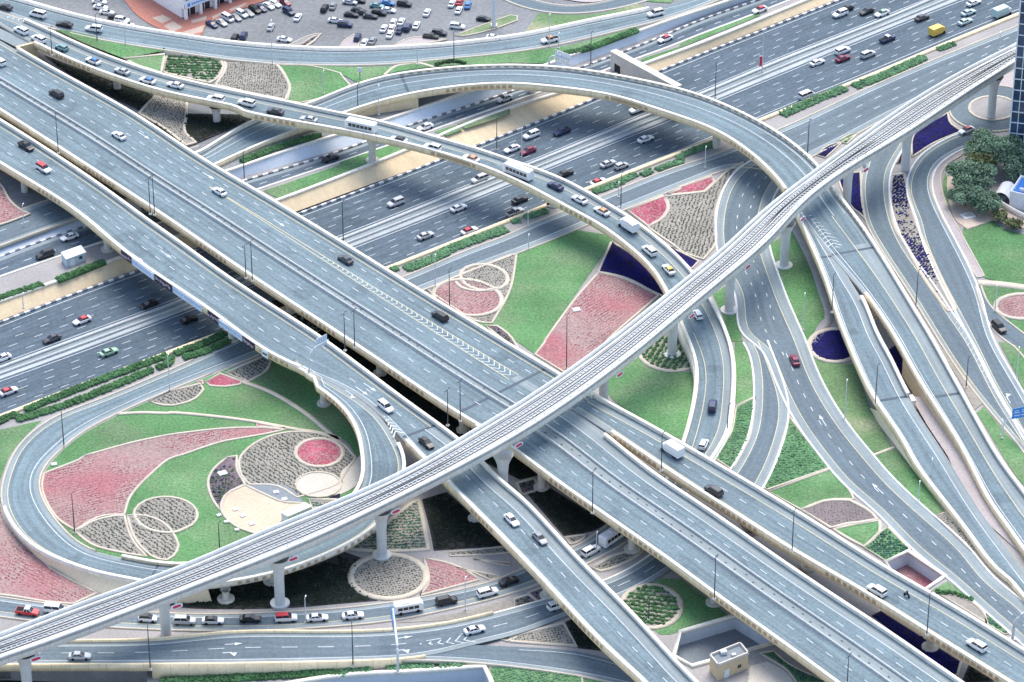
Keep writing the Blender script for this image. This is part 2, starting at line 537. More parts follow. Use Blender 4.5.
def chevrons(rd, i0, i1, ta, tb, oa, ob_, w, pitch, parent, dz, flip=1, colr='white_line', fan=1.2):
    """V marks filling the gore between the fractions ta[0]->ta[1] and tb[0]->tb[1]"""
    V, F = [], []
    l0, l1 = rd.len[i0], rd.len[i1]
    n = int((l1 - l0) / pitch)
    for k in range(n + 1):
        l = l0 + k * pitch
        f = (l - l0) / max(l1 - l0, 1e-6)
        a, b = ta[0] + (ta[1] - ta[0]) * f, tb[0] + (tb[1] - tb[0]) * f
        fa, fb = oa[0] + (oa[1] - oa[0]) * f, ob_[0] + (ob_[1] - ob_[0]) * f
        A, B = rd.point(a, fa, l), rd.point(b, fb, l)
        h = np.linalg.norm(B - A) * .5 * fan * flip
        Cm, Cn = rd.point((a + b) / 2, (fa + fb) / 2, l + h), rd.point((a + b) / 2, (fa + fb) / 2, l + h + w)
        A2, B2 = rd.point(a, fa, l + w), rd.point(b, fb, l + w)
        o = len(V)
        for p in (A, Cm, B, B2, Cn, A2):
            V.append(p + np.array([0, 0, dz]))
        F += [(o, o + 1, o + 4, o + 5), (o + 1, o + 2, o + 3, o + 4)]
    if V:
        o = ob('gore_marking', mesh_np('gore_marking', V, F, M[colr]), parent)
        o['kind'] = 'stuff'
        return o

def arrow(rd, x, y, sgn, turn, parent, dz):
    i, t, g = rd.locate(x, y)
    a = rd.heading(i) + (0 if sgn > 0 else math.pi)
    P = [(-2.6, -.12), (.6, -.12), (.6, .12), (-2.6, .12), (.6, -.5), (2.4, 0), (.6, .5)]
    if turn:
        P = [(-2.6, -.12), (.4, -.12), (.4, .12), (-2.6, .12), (.0, .15 * turn), (1.0, 1.5 * turn), (1.6, .15 * turn)]
    ca, sa = math.cos(a), math.sin(a)
    V = [(g[0] + p[0] * ca - p[1] * sa, g[1] + p[0] * sa + p[1] * ca, g[2] + dz) for p in P]
    return ob('arrow_marking', mesh_py('arrow_marking', V, [(0, 1, 2, 3), (4, 5, 6)], M['white_line']), parent)

def street(name, rd, lab, m='asphalt_mid', sl=0.0, sr=0.0, marks=(), kl='kerb', kr='kerb', skirt=.5, sm='shoulder', dz=.12):
    """a road lying on the ground: carriageway, shoulders, kerbs, markings"""
    root = strip(rd, name, M[m], 0, sl, 1, -sr, dz)
    tag(root, lab, None, None, 'structure')
    if sl: strip(rd, 'shoulder', M[sm], 0, 0, 0, sl, dz - .004, root)
    if sr: strip(rd, 'shoulder', M[sm], 1, -sr, 1, 0, dz - .004, root)
    for side, k in ((0, kl), (1, kr)):
        if not k: continue
        o = -.45 if side == 0 else 0.0
        wall_on(rd, 'kerb', M[k], side, o, .45, -skirt, dz + .14, root)
    quads_marks(rd, list(marks), root, dz + .03)
    return root

def bridge(name, rd, lab, cat='bridge', m='asphalt', sl=1.0, sr=1.0, marks=(), pl=None, pr=None, th=.85, box=(2.6, 2.0), fl='fascia', fr='parapet', par=1.0, sm='shoulder', group=None):
    """an elevated deck: slab, girder, road surface, parapets, markings"""
    root = empty(name, lab, cat, tuple((rd.L[0] + rd.R[0]) / 2), 0, group)
    off = np.array(root.location)
    n = rd.n
    pl = [(0, n)] if pl is None else pl
    pr = [(0, n)] if pr is None else pr
    kids = []
    kids.append(loft('deck', [rd.at(0, .3, 0), rd.at(1, -.3, 0), rd.at(1, -.3, -th), rd.at(0, .3, -th)], M['deck_under'], None, closed=True, caps=True))
    kids.append(loft('girder', [rd.at(0, box[0], -th + .05), rd.at(1, -box[0], -th + .05), rd.at(1, -box[0] - .7, -box[1]), rd.at(0, box[0] + .7, -box[1])], M['deck_under'], None, closed=True, caps=True))
    kids.append(strip(rd, 'road_surface', M[m], 0, sl, 1, -sr, .03))
    if sl: kids.append(strip(rd, 'shoulder', M[sm], 0, .4, 0, sl, .026))
    if sr: kids.append(strip(rd, 'shoulder', M[sm], 1, -sr, 1, -.4, .026))
    for i0, i1 in pl:
        kids.append(wall_on(rd, 'parapet', M[fl], 0, 0, .55, -th - .05, par, None, i0, i1))
        kids.append(wall_on(rd, 'coping', M['parapet'], 0, -.06, .85, par + .003, par + .11, None, i0, i1))
    for i0, i1 in pr:
        kids.append(wall_on(rd, 'parapet', M[fr], 1, -.55, .55, -th - .05, par, None, i0, i1))
        kids.append(wall_on(rd, 'coping', M['parapet'], 1, -.79, .85, par + .003, par + .11, None, i0, i1))
    k = quads_marks(rd, list(marks), None, .06)
    if k: kids.append(k)
    for k in kids:
        adopt(k, root)
    return root

def adopt(k, root):
    """parent a piece modelled in world space without moving it"""
    k.parent = root
    k.matrix_parent_inverse = Vector(root.location).to_track_quat('Z', 'Y').to_matrix().to_4x4().Identity(4) if False else _inv(root)

def _inv(root):
    from mathutils import Matrix, Euler
    return (Matrix.Translation(root.location) @ Euler(root.rotation_euler).to_matrix().to_4x4()).inverted()

def panels(rd, side, spots, root, cnt=6, gap=1.75, size=1.0, inner=False, m='panel_brown', z=.05):
    """groups of small square inlays on a parapet face"""
    B = Box()
    for x, y in spots:
        i, t, g = rd.locate(x, y)
        l0 = rd.len[i] - cnt * gap / 2
        for k in range(cnt):
            l = l0 + k * gap
            if l < 1 or l > rd.len[-1] - 1: continue
            o = (.57 if inner else -.02) * (1 if side == 0 else -1)
            p = rd.point(side, o, l)
            j = int(np.searchsorted(rd.len, l))
            B.box((p[0], p[1], p[2] + z), (size, .08, size * .95), rd.heading(min(j, rd.n)))
    o = B.ob('fascia_panel', M[m]); o['kind'] = 'stuff'
    adopt(o, root)

def joint_at(rd, pts, root, w=.55):
    V, F = [], []
    for x, y in pts:
        i, t, g = rd.locate(x, y)
        l = rd.len[i]
        o = len(V)
        for tt, of, ll in ((0, .6, l - w / 2), (0, .6, l + w / 2), (1, -.6, l + w / 2), (1, -.6, l - w / 2)):
            p = rd.point(tt, of, ll); p[2] += .045
            V.append(p)
        F.append((o, o + 1, o + 2, o + 3))
    o = ob('expansion_joint', mesh_np('expansion_joint', V, F, M['joint'])); o['kind'] = 'stuff'
    adopt(o, root)

def pier(x, y, z0, z1, root, r=1.0, flare=2.2, base=0.0, m='pier', sides=16):
    """column standing at picture bearing (x, y) on level z0"""
    px, py, _ = W(x, y, z0)
    B = Box()
    h = z1 - z0
    zs = [0, h * .55, h * .78, h * .92, h]
    rs = [r, r, r * (1 + (flare - 1) * .15), r * (1 + (flare - 1) * .6), r * flare]
    V, F = [], []
    for z, q in zip(zs, rs):
        for k in range(sides):
            a = 2 * math.pi * k / sides
            V.append((px + math.cos(a) * q, py + math.sin(a) * q, z0 + z))
    for j in range(len(zs) - 1):
        for k in range(sides):
            k2 = (k + 1) % sides
            F.append((j * sides + k, j * sides + k2, (j + 1) * sides + k2, (j + 1) * sides + k))
    B.add(V, F)
    if base:
        B.tube([(px, py, z0 - .3), (px, py, z0 + .5)], base, 20)
    o = B.ob('pier', M[m])
    adopt(o, root)
    return o

def tri_poly(P):
    return tessellate_polygon([[Vector((p[0], p[1], 0)) for p in P]])

def sheet(name, P, m, dz=0.0, parent=None, holes=()):
    """flat or gently sloping ground patch"""
    loops = [P] + list(holes)
    F = tessellate_polygon([[Vector((p[0], p[1], 0)) for p in q] for q in loops])
    V = [(p[0], p[1], p[2] + dz) for q in loops for p in q]
    fx = []
    for f in F:
        a, b, c = (Vector(V[i]) for i in f)
        fx.append(f if (b - a).cross(c - a).z > 0 else f[::-1])
    return ob(name, mesh_py(name, V, fx, m), parent)

def densify(P, closed=True, step=2.0, sig=0.0, corner=40):
    """round a closed outline except at its real corners"""
    P = np.asarray(P, float)
    n = len(P)
    corners = []
    for i in range(n):
        a, b = P[i] - P[i - 1], P[(i + 1) % n] - P[i]
        ang = math.degrees(abs(math.atan2(a[0] * b[1] - a[1] * b[0], a[0] * b[0] + a[1] * b[1])))
        if ang > corner: corners.append(i)
    if len(corners) < 2:
        corners = sorted({0, n // 2} | set(corners)) if not corners else sorted({corners[0], (corners[0] + n // 2) % n})
    out = []
    for q, c in enumerate(corners):
        e = corners[(q + 1) % len(corners)]
        ids = [c]
        while ids[-1] != e or len(ids) == 1:
            ids.append((ids[-1] + 1) % n)
            if len(ids) > n + 1: break
        seg = P[ids]
        if len(seg) > 2:
            ln = np.linalg.norm(np.diff(seg, axis=0), axis=1).sum()
            seg = smooth_line(seg, max(4, int(ln / step)))
        out.append(seg[:-1])
    return np.vstack(out)

def ribbon_line(name, P, w, h, m, parent=None, closed=False, z=None):
    """kerb or edging of width w and height h along a line"""
    P = np.asarray(P, float)
    if closed: P = np.vstack([P, P[:1]])
    d = np.gradient(P[:, :2], axis=0)
    if closed:
        d[0] = d[-1] = P[1, :2] - P[-2, :2]
    d /= np.maximum(np.linalg.norm(d, axis=1), 1e-6)[:, None]
    nrm = np.stack([-d[:, 1], d[:, 0], np.zeros(len(d))], 1)
    A, Bq = P + nrm * w / 2, P - nrm * w / 2
    up = np.array([0, 0, h]); dn = np.array([0, 0, -.2])
    return loft(name, [A + dn, A + up, Bq + up, Bq + dn], m, parent, closed=True, caps=True)
# ------------------------------------------------------------------ survey of the roads
Z_SZ = zx((0, -2.6), (300, -2.8), (450, -2.8), (660, -2.2), (770, -1.8), (1024, -1.4))
FAR = 2.5                                              # level of the ground beyond the blue wall
HW_TOP = "02:0,578 400,420 840,262|21:0,520 300,400 610,285|31:0,125 310,5|40:0,385 300,270 600,150 930,20"
HW_M1 = "03:0,145 370,5|02:700,570 1010,455|22:0,55 125,0|21:180,680 500,540 880,385|31:130,295 500,130 800,5|40:130,555 500,390 1017,190|50:0,185 300,60 430,0"
HW_M2 = "03:0,225 600,10|02:1017,530|22:85,110 360,0|21:370,680 700,550 1017,420|31:210,330 600,170 1017,10|40:225,590 600,440 1017,265|50:0,255 300,130 620,5"
HW_BOT = "03:0,440 500,245 1017,55|22:270,240 600,110 870,0|21:1017,630|31:460,440 800,310 1017,225|40:560,680 800,580 1017,490|50:0,490 300,360 620,225 1017,65"
TAN_TOP = "02:0,440 350,320 640,205|11:650,515 1017,380|21:0,375 390,225|20:1017,630|30:280,570 540,480 810,380 1017,300|40:0,310 500,105 760,0"
TAN_BOT = "02:0,552 400,400 820,245|11:750,588 1017,478|21:0,492 300,372 590,278|31:0,108 300,0|30:900,425 1017,372|40:0,362 300,248 600,125 900,10"

R = {}
R['hw_far'] = Road(HW_TOP, HW_M1, Z_SZ, ext=(80, 260), sig=14)
R['median'] = Road(HW_M1, HW_M2, Z_SZ, ext=(80, 260), sig=14)
R['hw_near'] = Road(HW_M2, HW_BOT, Z_SZ, ext=(80, 260), sig=14, zr=0.35)

R['main'] = Road("01@-.85:0,10 700,460 1017,670|12@-.85:300,200 700,470 1017,675|23@-.85:240,155 480,320 800,530|33@-.85:0,645",
                 "00@1:110,285 400,450 820,680|11@1:170,250 500,440 900,680|22@1:300,255 600,440 1000,680|33@1:0,15 310,185|33@1:480,300",
                 zx((0, 8.4), (200, 8.0), (1100, 8.0)), ext=(150, 0), sig=10)
R['mainB'] = Road("23@-.85:800,530|33@-.85:0,645|34@-.85:170,120 500,345 700,490 980,680|45@-.85:190,190 540,435 870,680",
                  "px@1:546,392 596,423|34@1:730,0 1017,205|44@1:0,195 300,400 700,680|45@1:1017,220|55@1:0,235 300,430 620,660", 8.0, ext=(0, 150), sig=10, lift=-.01)
R['slip'] = Road("px@-.85:546,397 596,428|44@-.85:0,175 300,365 640,590 790,680|55@-.85:0,145 350,370 480,450 850,680",
                 "33@1:310,185 480,300 760,440 1017,590|44@1:500,200 700,320 1017,520|55@1:200,0 450,130 700,280 1017,480", zy((400, 8), (680, 7.5)), ext=(0, 150), sig=9, lift=-.02)
R['left'] = Road("01@-.85:0,330 130,410 440,600|02@-.85:660,110 780,210 1017,370|12@-.85:200,500 380,640|13@-.85:450,10 640,140|23:60,290 250,450|23@-.85:420,660|24@-.85:620,175 800,360 1017,580|34@-.85:0,590|35@-.85:90,0 300,230 560,510 750,680",
                 "01@1:0,25 340,240 650,450 960,680|12@1:0,30 200,180 400,320 600,450 960,680|23@1:0,45 300,270 500,420 720,570|24@1:870,35 1017,210|34@1:0,160 200,370 480,680|35@1:650,170 1017,570", 8.0, ext=(150, 130), sig=8)
R['loop'] = Road("13@-.85:450,10,8 800,250,8 1017,405,8|23@-.85:70,500,7.9 112,600,7.7 122,690,7.5|px@1:362,477,7.1 352,495,6.5 330,514,5.8 290,534,5 240,553,4.4|14@.6:60,645,3.9|04@.6:800,602,3.3 540,545,2.7 430,470,2.2 330,360,1.6 260,250,1.1 230,130,.6 290,10,.3|03:330,680,.15 420,590,.1 560,500,.1 700,430,.1 880,350,.1 1017,290,.1|13:300,170,.1 550,70,.1",
                 "23:-60,230,8 110,330,8|23@1:250,420,8 340,560,7.9 400,680,7.7|24@1:400,60,7.3|px@-.85:398,500,6.9|24@-.85:230,445,6.4 120,520,6.1 0,585,5.7|15@-.85:700,40,5.2 450,100,4.6 260,130,4.2|px@-.1:165,590,3.7|05@.6:830,80,3.3 600,40,2.9 470,0,2.6|04@.6:250,580,2.2 100,460,1.7 20,330,1.2 -5,240,.8 10,130,.4 60,0,.2|03:60,680,.15 160,560,.1 290,460,.1 430,400,.1 560,355,.1 1017,165,.1|13:0,165,.1 300,30,.1 420,-25,.1", 0, sig=4, lift=-.03)
Z_R1a = zy((0, 8.4), (60, 8.8), (150, 9.0), (205, 8.6), (270, 7.2), (340, 4.2), (400, 1.2), (440, .3), (500, .1))
R['ramp'] = Road("00@-.85:-150,75 0,172 120,240 215,290 450,400 660,480 870,550 1017,590|10@-.85:300,650 470,682|11@-.85:360,2 700,70 1017,125|21@-.85:400,210 600,265 860,350 1017,415|31@-.85:190,510 380,620|32@-.85:510,0 620,80 780,210 880,320|px@-.85:668,305|42@.6:0,570 40,680|43@.6:40,0 95,110 95,230 70,400 20,580|px:676,462 664,482",
                 "00@1:-150,0 0,50 170,115 340,195 600,310 820,390 1017,450|10@1:400,540 700,600 1017,670|21@1:180,20 420,85 640,150 800,190 1017,265|31@1:300,370 560,510 830,680|32@1:920,80 1017,160|px@1:699,277|42@.6:190,420 250,540 300,660|43@.6:330,120 325,300 290,560 210,680|px:707,470 694,492", Z_R1a, sig=5)
Z_R2 = lambda x, y: min(float(np.interp(x, [190, 270, 340, 420, 480], [2.6, 2.8, 4.4, 6.6, 8.0])), float(np.interp(y, [190, 250, 340, 400, 456, 500, 560], [8, 7.6, 6, 4.6, 2.4, 1.0, .3])) if x > 700 else 8.0)
R['flyover'] = Road("11@0:310,305 560,190 800,95|20@-.6:60,690 200,640|20@-.85:430,592 700,552 1017,532|30@-.85:260,555 440,575 640,610 850,680|41@-.85:190,120 340,210 470,310 560,400 615,465|px@-.85:800,222 832,262|52@-.85:40,400 240,690|53@-.85:330,180 420,330 640,680|54@-.3:800,300 1017,600",
                    "11:200,225 520,40|10@.6:840,625 1017,545|20@1:250,455 500,415 760,390 1017,382|30@1:300,395 500,420 700,455 1017,525|40@1:200,590 400,680|41@1:480,40 600,110 720,200 830,300|px@1:838,192 851,208|52@1:70,0 150,120 370,480 490,680|53@1:640,270 720,410 870,680|54@.8:1017,200", Z_R2, ext=(30, 120), sig=5)
R['exit'] = Road("41@-.85:615,465|42@-.85:745,60 800,190 860,330 920,520 980,680|53@-.85:0,140 100,360|53@.3:312,640|54@.3:316,0 526,280 676,470 826,680|55:1017,160",
                 "px:806,205 834,250 856,288|52@1:60,400 170,680|53@1:180,0 340,320|53@0:560,680|54@0:750,310 1000,650", Z_R2, ext=(0, 120), sig=5, lift=-.03)
R['service'] = Road("13:300,30 420,-25|22:380,300 650,185 800,120 1017,50|31:140,650 300,600|31:560,495 800,395 1017,315|41:150,270 600,95 800,5|50:0,570 400,395 1017,145",
                    "13:300,170 550,70|22:500,370 700,290 1017,165|32:0,165 120,125 390,10|31:690,570 900,485 1017,435|41:180,370 370,290|px:775,176|px:812,155 824,151 862,131 884,119 930,96 960,80 1000,58 1024,45", 0, ext=(0, 150), sig=6, lift=.02)
R['cross'] = Road("px:778,150|41:400,290 310,370 250,480 215,680|px:719,258 727,280|42:330,350 380,680|43:470,0 560,200 650,400 760,580 840,680|44:900,80 1017,210|54:90,290 350,560 500,680|55:570,60 740,220 950,400",
                  "px:815,150 779,185 767,218|42:530,120 570,240 650,460 750,680|43:800,140 870,290 1017,520|53:110,680|54:220,130 470,360 700,560|55:800,40 1017,210", 0, ext=(0, 130), sig=5, lift=.04)
R['crossB'] = Road("px:743.5,341.7|43:400,0 440,150 450,330 420,560 360,680|44:310,90|px:716,490",
                   "43:520,0 575,140 650,395 585,680|44:495,190|px:748,508", 0, sig=5, lift=.01)
R['east'] = Road("px:893,112 874,145|51:45,400 62,600 80,680|px:868,228 885,255 905,285 930,325 955,365|53:780,370 1017,650",
                 "px:915,128 901,152|51:215,330 205,480 250,680|52:330,150 480,350 600,540 690,660|53:870,330 1017,560", 0, ext=(0, 150), sig=5, lift=.03)
R['eastB'] = Road("51:760,90 650,110 480,190 370,280 320,400 310,470 400,680|52:390,0 500,290 620,520 690,650|53:870,330 1017,560",
                  "51:760,165 700,190 540,260 465,350 455,430 490,540 560,680|52:640,150 700,270 760,420 800,600 830,680|53:1017,320", 0, ext=(0, 150), sig=5, lift=.05)
R['eastC'] = Road("52:745,390 800,560 880,660|53:1017,60", "52:745,310 800,470 900,550 1017,640", 0, ext=(0, 150), sig=4, lift=.01)
R['queue'] = Road("05:0,180 300,225 440,238|15:0,280 400,283 700,268 1017,250|25:300,215 500,180 800,120 1017,60|35:70,0|34:390,560 600,410|px:650,487 683,444",
                  "05:0,290 200,318|15:0,372 700,370 1017,345|25:300,320 700,235 1017,160|35:190,85|34:460,650 710,500|px:668,512 708,468", 0, ext=(110, 0), sig=6, lift=.01)
Z_B2 = zx((0, 3.4), (170, 3.4), (300, 2.6), (420, 1.2), (500, .3), (560, .1))
R['lower'] = Road("05:-300,452 320,450 1017,438|15:300,395 1017,395|25:300,385 700,335 900,280 1017,255|35:250,180|35:560,90 750,0|px:664,545",
                  "05:-300,582 0,580 1017,578|15:1017,562|25:400,548 620,520 850,440 1017,425|35:380,270|35:660,185 960,20|px:700,548", Z_B2, ext=(60, 0), sig=6, lift=.02)
R['lowerB'] = Road("25:300,470 840,460 1017,475|35:400,490 650,560 900,660", "25:300,548 700,555 1017,585|35:400,640 700,700 900,760", Z_B2, ext=(0, 30), sig=6, lift=0.0)
Z_T1 = zx((0, 8.3), (60, 7.3), (110, 5.2), (200, 3.2), (260, FAR + .1))
R['top'] = Road("00:0,-20 120,8 400,93 700,160 1017,210|10:300,258 600,285 1017,305|20:300,295 700,270 1017,230|30:0,235 400,148 840,60 1017,20|40:300,-90",
                "00:0,70 200,135 330,172 700,255 1017,302|10:300,350 600,380 1017,392|20:300,385 600,355 1017,315|30:300,265 760,155 1017,90|40:300,-30", Z_T1, ext=(40, 200), sig=6)
R['top2'] = Road("30:-100,-40 0,20 130,60 300,86 500,75 700,40 830,0 1017,-70", "30:-150,-90 20,-40 150,10 300,45 450,38 620,5 800,-60 1017,-130", FAR, ext=(0, 30), sig=5)
R['frontage'] = Road("02:-200,10 0,-60 250,-150", "02:-200,180 0,105 330,-15", 2.05, ext=(20, 60), sig=4)
R['collector'] = Road("02:-100,225 0,185 450,20|11:480,400 1017,235|21:480,55|20:760,650 1017,560|30:490,392 1017,183|40:0,178 520,-8",
                      "02:-100,325 0,290 360,165 620,80|11:540,445 1017,285|21:530,105 820,0|20:840,680 1017,610|30:560,425 760,345 1017,260|40:0,250 300,140 730,-30", 0, ext=(20, 200), sig=7)
W2_TOP = "02:-100,130 0,98 300,-10|11:370,335 700,215 980,130|20:380,685 690,570 1017,478|30:350,330 500,285 760,190 1017,95|40:0,100 300,0"
W2_BOT = "02:-100,222 0,182 450,17|11:440,375 1017,210|20:640,680 800,620 1017,535|30:390,385 620,310 900,195 1017,150|40:0,145 420,0"

def scar(rd, ix, iy):
    return rd.idx(ix, iy)
# ------------------------------------------------------------------ the ground
def offset_y(P, d):
    Q = P.copy(); Q[:, 1] += d
    return Q

near_edge = R['hw_near'].at(1, .25)[:, :3].copy(); near_edge[:, 2] = 0
far_top = smooth_line(trace(TAN_TOP, 0), 200, 14, (90, 300))
far_bot = smooth_line(trace(TAN_BOT, Z_SZ), 200, 14, (90, 300))
w2_top = smooth_line(trace(W2_TOP, lambda x, y: FAR if x > 150 else (1.3 if x < 60 else 1.3 + (x - 60) / 90 * (FAR - 1.3))), 200, 10, (60, 300))
w2_bot = smooth_line(trace(W2_BOT, 0), 200, 10, (60, 300))

# pits cut into the near ground: underpass mouths seen as grey walls and black openings
PITS = {
    'pump': trace("45:0,388 330,288 590,445 72,592 -40,530", 0),
    'mouth': trace("54:185,640 325,573|55:545,52 330,200", 0),
    'south': trace("px:268,688 340,676 410,672 484,667 492,684 500,720 268,720", 0),
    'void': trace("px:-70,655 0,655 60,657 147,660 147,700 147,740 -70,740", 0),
}
outer = [tuple(p) for p in near_edge]
x0, x1 = near_edge[0][0], near_edge[-1][0]
outer += [(x1 + 900, near_edge[-1][1] - 300, 0), (x1 + 900, -400, 0), (x0 - 900, -400, 0), (x0 - 900, near_edge[0][1] - 300, 0)]
ground = sheet('ground', outer, M['pave'], 0.0, None, [list(map(tuple, q)) for q in PITS.values()])
tag(ground, 'grey paved ground under and between the ramps of the interchange', kind='structure')
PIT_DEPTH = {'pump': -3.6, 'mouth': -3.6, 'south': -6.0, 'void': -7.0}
PIT_LAB = {'pump': ('grey walled underpass trough beside the small flat-roofed pump house', 'blue_wall'),
           'mouth': ('small grey walled pit with red plants between slip road and long bridge', 'blue_wall'),
           'south': ('pale grey retaining wall of the sunken lane at the bottom edge', 'blue_wall'),
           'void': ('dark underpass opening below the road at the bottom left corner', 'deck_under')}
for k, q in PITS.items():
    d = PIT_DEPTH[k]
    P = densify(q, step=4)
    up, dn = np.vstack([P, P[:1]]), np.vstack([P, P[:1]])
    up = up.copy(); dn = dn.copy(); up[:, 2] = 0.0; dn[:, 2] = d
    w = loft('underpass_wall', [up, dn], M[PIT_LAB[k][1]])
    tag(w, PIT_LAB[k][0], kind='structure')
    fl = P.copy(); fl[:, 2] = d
    f = sheet('floor', [tuple(p) for p in fl], M['soil_red' if k == 'mouth' else ('soil_shade' if k == 'void' else ('slate' if k == 'pump' else 'asphalt_mid'))], .01, w)
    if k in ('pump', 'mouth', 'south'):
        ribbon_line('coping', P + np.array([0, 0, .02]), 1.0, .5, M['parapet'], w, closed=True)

hw_bed = loft('highway_bed', [np.vstack([R['hw_far'].at(0, -6, -.35)]), R['hw_far'].at(1, 0, -.35)], M['asphalt_dark'])
tag(hw_bed, 'asphalt verge under the far edge of the motorway', kind='structure')
near_wall = loft('retaining_wall', [offset_y(near_edge, 0), near_edge + np.array([0, 0, -3.4])], M['tan_wall'])
tag(near_wall, 'low wall on the near side of the sunken motorway', 'wall')
terrace = loft('ground', [far_top, w2_bot if False else smooth_line(trace(W2_BOT, 0), 200, 10, (60, 300))], M['pave'])
tag(terrace, 'paved terrace strip between the motorway and the pale blue wall', kind='structure')
back = offset_y(w2_top, 60); back[:, 2] = FAR
back2 = offset_y(w2_top, 2600); back2[:, 2] = FAR
far_ground = loft('ground', [w2_top + np.array([0, 0, -.02]), back, back2], M['lot'])
tag(far_ground, 'asphalt car park and open ground beyond the motorway', kind='structure')

tw = loft('retaining_wall', [far_bot, far_top], M['tan_wall'])
tag(tw, 'long tan sloping retaining wall along the far side of the motorway', 'wall')
ribbon_line('coping', far_top + np.array([0, 0, .02]), .9, .35, M['parapet'], tw)
bw = loft('retaining_wall', [w2_bot, w2_top], M['blue_wall'])
tag(bw, 'long pale blue grey retaining wall behind the narrow collector road', 'wall')
ribbon_line('coping', w2_top + np.array([0, 0, .02]), .8, .3, M['parapet'], bw)

def striped_kerb(P, w, h, parent, step=1.55):
    L = np.concatenate([[0], np.cumsum(np.linalg.norm(np.diff(P, axis=0), axis=1))])
    B = Box()
    l, k = 0.0, 0
    while l + step < L[-1]:
        p = [np.interp(l + step / 2, L, P[:, j]) for j in range(3)]
        q = [np.interp(l + step / 2 + .2, L, P[:, j]) for j in range(3)]
        B.box((p[0], p[1], p[2] + h / 2), (step, w, h), math.atan2(q[1] - p[1], q[0] - p[0]), k % 2)
        l += step; k += 1
    o = B.ob('kerb_block', [M['kerb_white'], M['kerb_black']], parent)
    o['kind'] = 'stuff'
    return o
striped_kerb(R['hw_far'].at(0, -.5), .6, .5, tw)
striped_kerb(R['collector'].at(0, -.6), .5, .45, bw)

# ------------------------------------------------------------------ motorway
dash = lambda t, o=0.0: ('d', t, o, 'w', .16, 2.4, 7.4)
rt = street('motorway', R['hw_far'], 'far carriageway of the wide sunken motorway crossing from lower left to upper right', 'asphalt_dark',
            marks=[('s', 0, .9, 'w', .2), ('s', 1, -.7, 'w', .2)] + [dash(f, 0) for f in (.235, .43, .62, .81)], kl=None, kr=None)
rt = street('motorway', R['hw_near'], 'near carriageway of the wide sunken motorway crossing from lower left to upper right', 'asphalt_dark',
            marks=[('s', 0, .9, 'w', .2), ('s', 1, -4.0, 'w', .2)] + [dash(f, 0) for f in (.21, .37, .53, .68)], kl=None, kr=None)
md = strip(R['median'], 'median', M['median'], 0, 0, 1, 0, .16)
tag(md, 'pale concrete median strip between the two motorway carriageways', kind='structure')
wall_on(R['median'], 'barrier', M['barrier'], .20, 0, .45, 0, .7, md)
wall_on(R['median'], 'barrier', M['barrier'], .64, 0, .45, 0, .7, md)
strip(R['median'], 'channel', M['shoulder'], .28, 0, .60, 0, .19, md)
cp = wall_on(R['hw_near'], 'parapet_wall', M['fascia'], 1, -.25, 1.15, -.3 + 2.2, .55 + 2.4)
tag(cp, 'cream parapet wall along the near edge of the sunken motorway', 'wall')
V = cp.data
# the parapet keeps one height above the near ground
co = np.empty(len(V.vertices) * 3, np.float32); V.vertices.foreach_get('co', co); co = co.reshape(-1, 3)
nn = len(co) // 4
co[:nn, 2] = -.3; co[nn:3 * nn, 2] = .5; co[3 * nn:, 2] = -.3
V.vertices.foreach_set('co', co.ravel()); V.update()

# ------------------------------------------------------------------ streets on the ground
MT = [R['flyover'].idx(785, 190)]
street('road', R['service'], 'service road with a hedge strip running beside the near edge of the motorway', sl=1.6, sr=2.0,
       marks=[('s', 0, 1.6, 'w', .18), ('s', 1, -2.0, 'w', .18), ('d', .36, 0, 'w', .2, 2.4, 7.4, R['service'].idx(770, 165), R['service'].n), ('d', .62, 0, 'w', .2, 2.4, 7.4, R['service'].idx(770, 165), R['service'].n)])
rt = street('road', R['cross'], 'street curving below the train viaduct and running down to the lower right', sl=1.8, sr=2.6, kl='kerb_white', kr='kerb_white',
       marks=[('s', 0, 1.9, 'y', .18), ('s', 1, -2.6, 'y', .18), ('d', .40, 0, 'w', .2, 1.6, 5.5, 0, R['cross'].idx(772, 362)), ('d', .63, 0, 'w', .2, 1.6, 5.5, 0, R['cross'].idx(780, 320)), ('d', .47, 0, 'w', .2, 1.9, 6.0, R['cross'].idx(790, 345), R['cross'].n)])
arrow(R['cross'], 822, 421, -1, 0, rt, .16); arrow(R['cross'], 878, 488, -1, 0, rt, .16)
street('road', R['crossB'], 'short slip road turning left under the long bridge beside a green triangle', sl=1.8, sr=2.0, kl='kerb_white', kr='kerb_white',
       marks=[('s', 0, 1.9, 'y', .18), ('s', 1, -2.1, 'y', .18)])
rt = street('road', R['east'], 'narrow street descending along the right parapet of the curved flyover', sl=.8, sr=1.2, kr='kerb_white',
       marks=[('s', 0, .9, 'y', .18), ('s', 1, -1.3, 'y', .18)])
rt2 = street('road', R['eastB'], 'street curving from the roundabout past the trees down the right side', sl=.9, sr=1.0, kl='kerb_white', kr='kerb_white',
       marks=[('s', 0, 1.0, 'y', .18), ('s', 1, -1.1, 'w', .18)])
street('road', R['eastC'], 'narrow lane branching right beside the oval pink flower bed', sl=0, sr=0)
street('road', R['queue'], 'single lane road with a queue of cars along the bottom left', sl=1.0, sr=1.6,
       marks=[('s', 0, 1.1, 'w', .16), ('s', 1, -1.6, 'y', .18)])
rtop = street('road', R['top'], 'road sweeping along the top past the car park', sl=0.0, sr=1.3, kl=None, skirt=7.0, m='asphalt',
       marks=[('s', 1, -1.3, 'w', .16), ('s', 0, 1.4, 'w', .16)])
wall_on(R['top'], 'parapet', M['parapet'], 0, -.5, 1.0, -6.0, 1.0, rtop, 0, R['top'].idx(650, 11))
street('road', R['top2'], 'curved road round the pink island at the top edge', sl=0.5, sr=0.5)
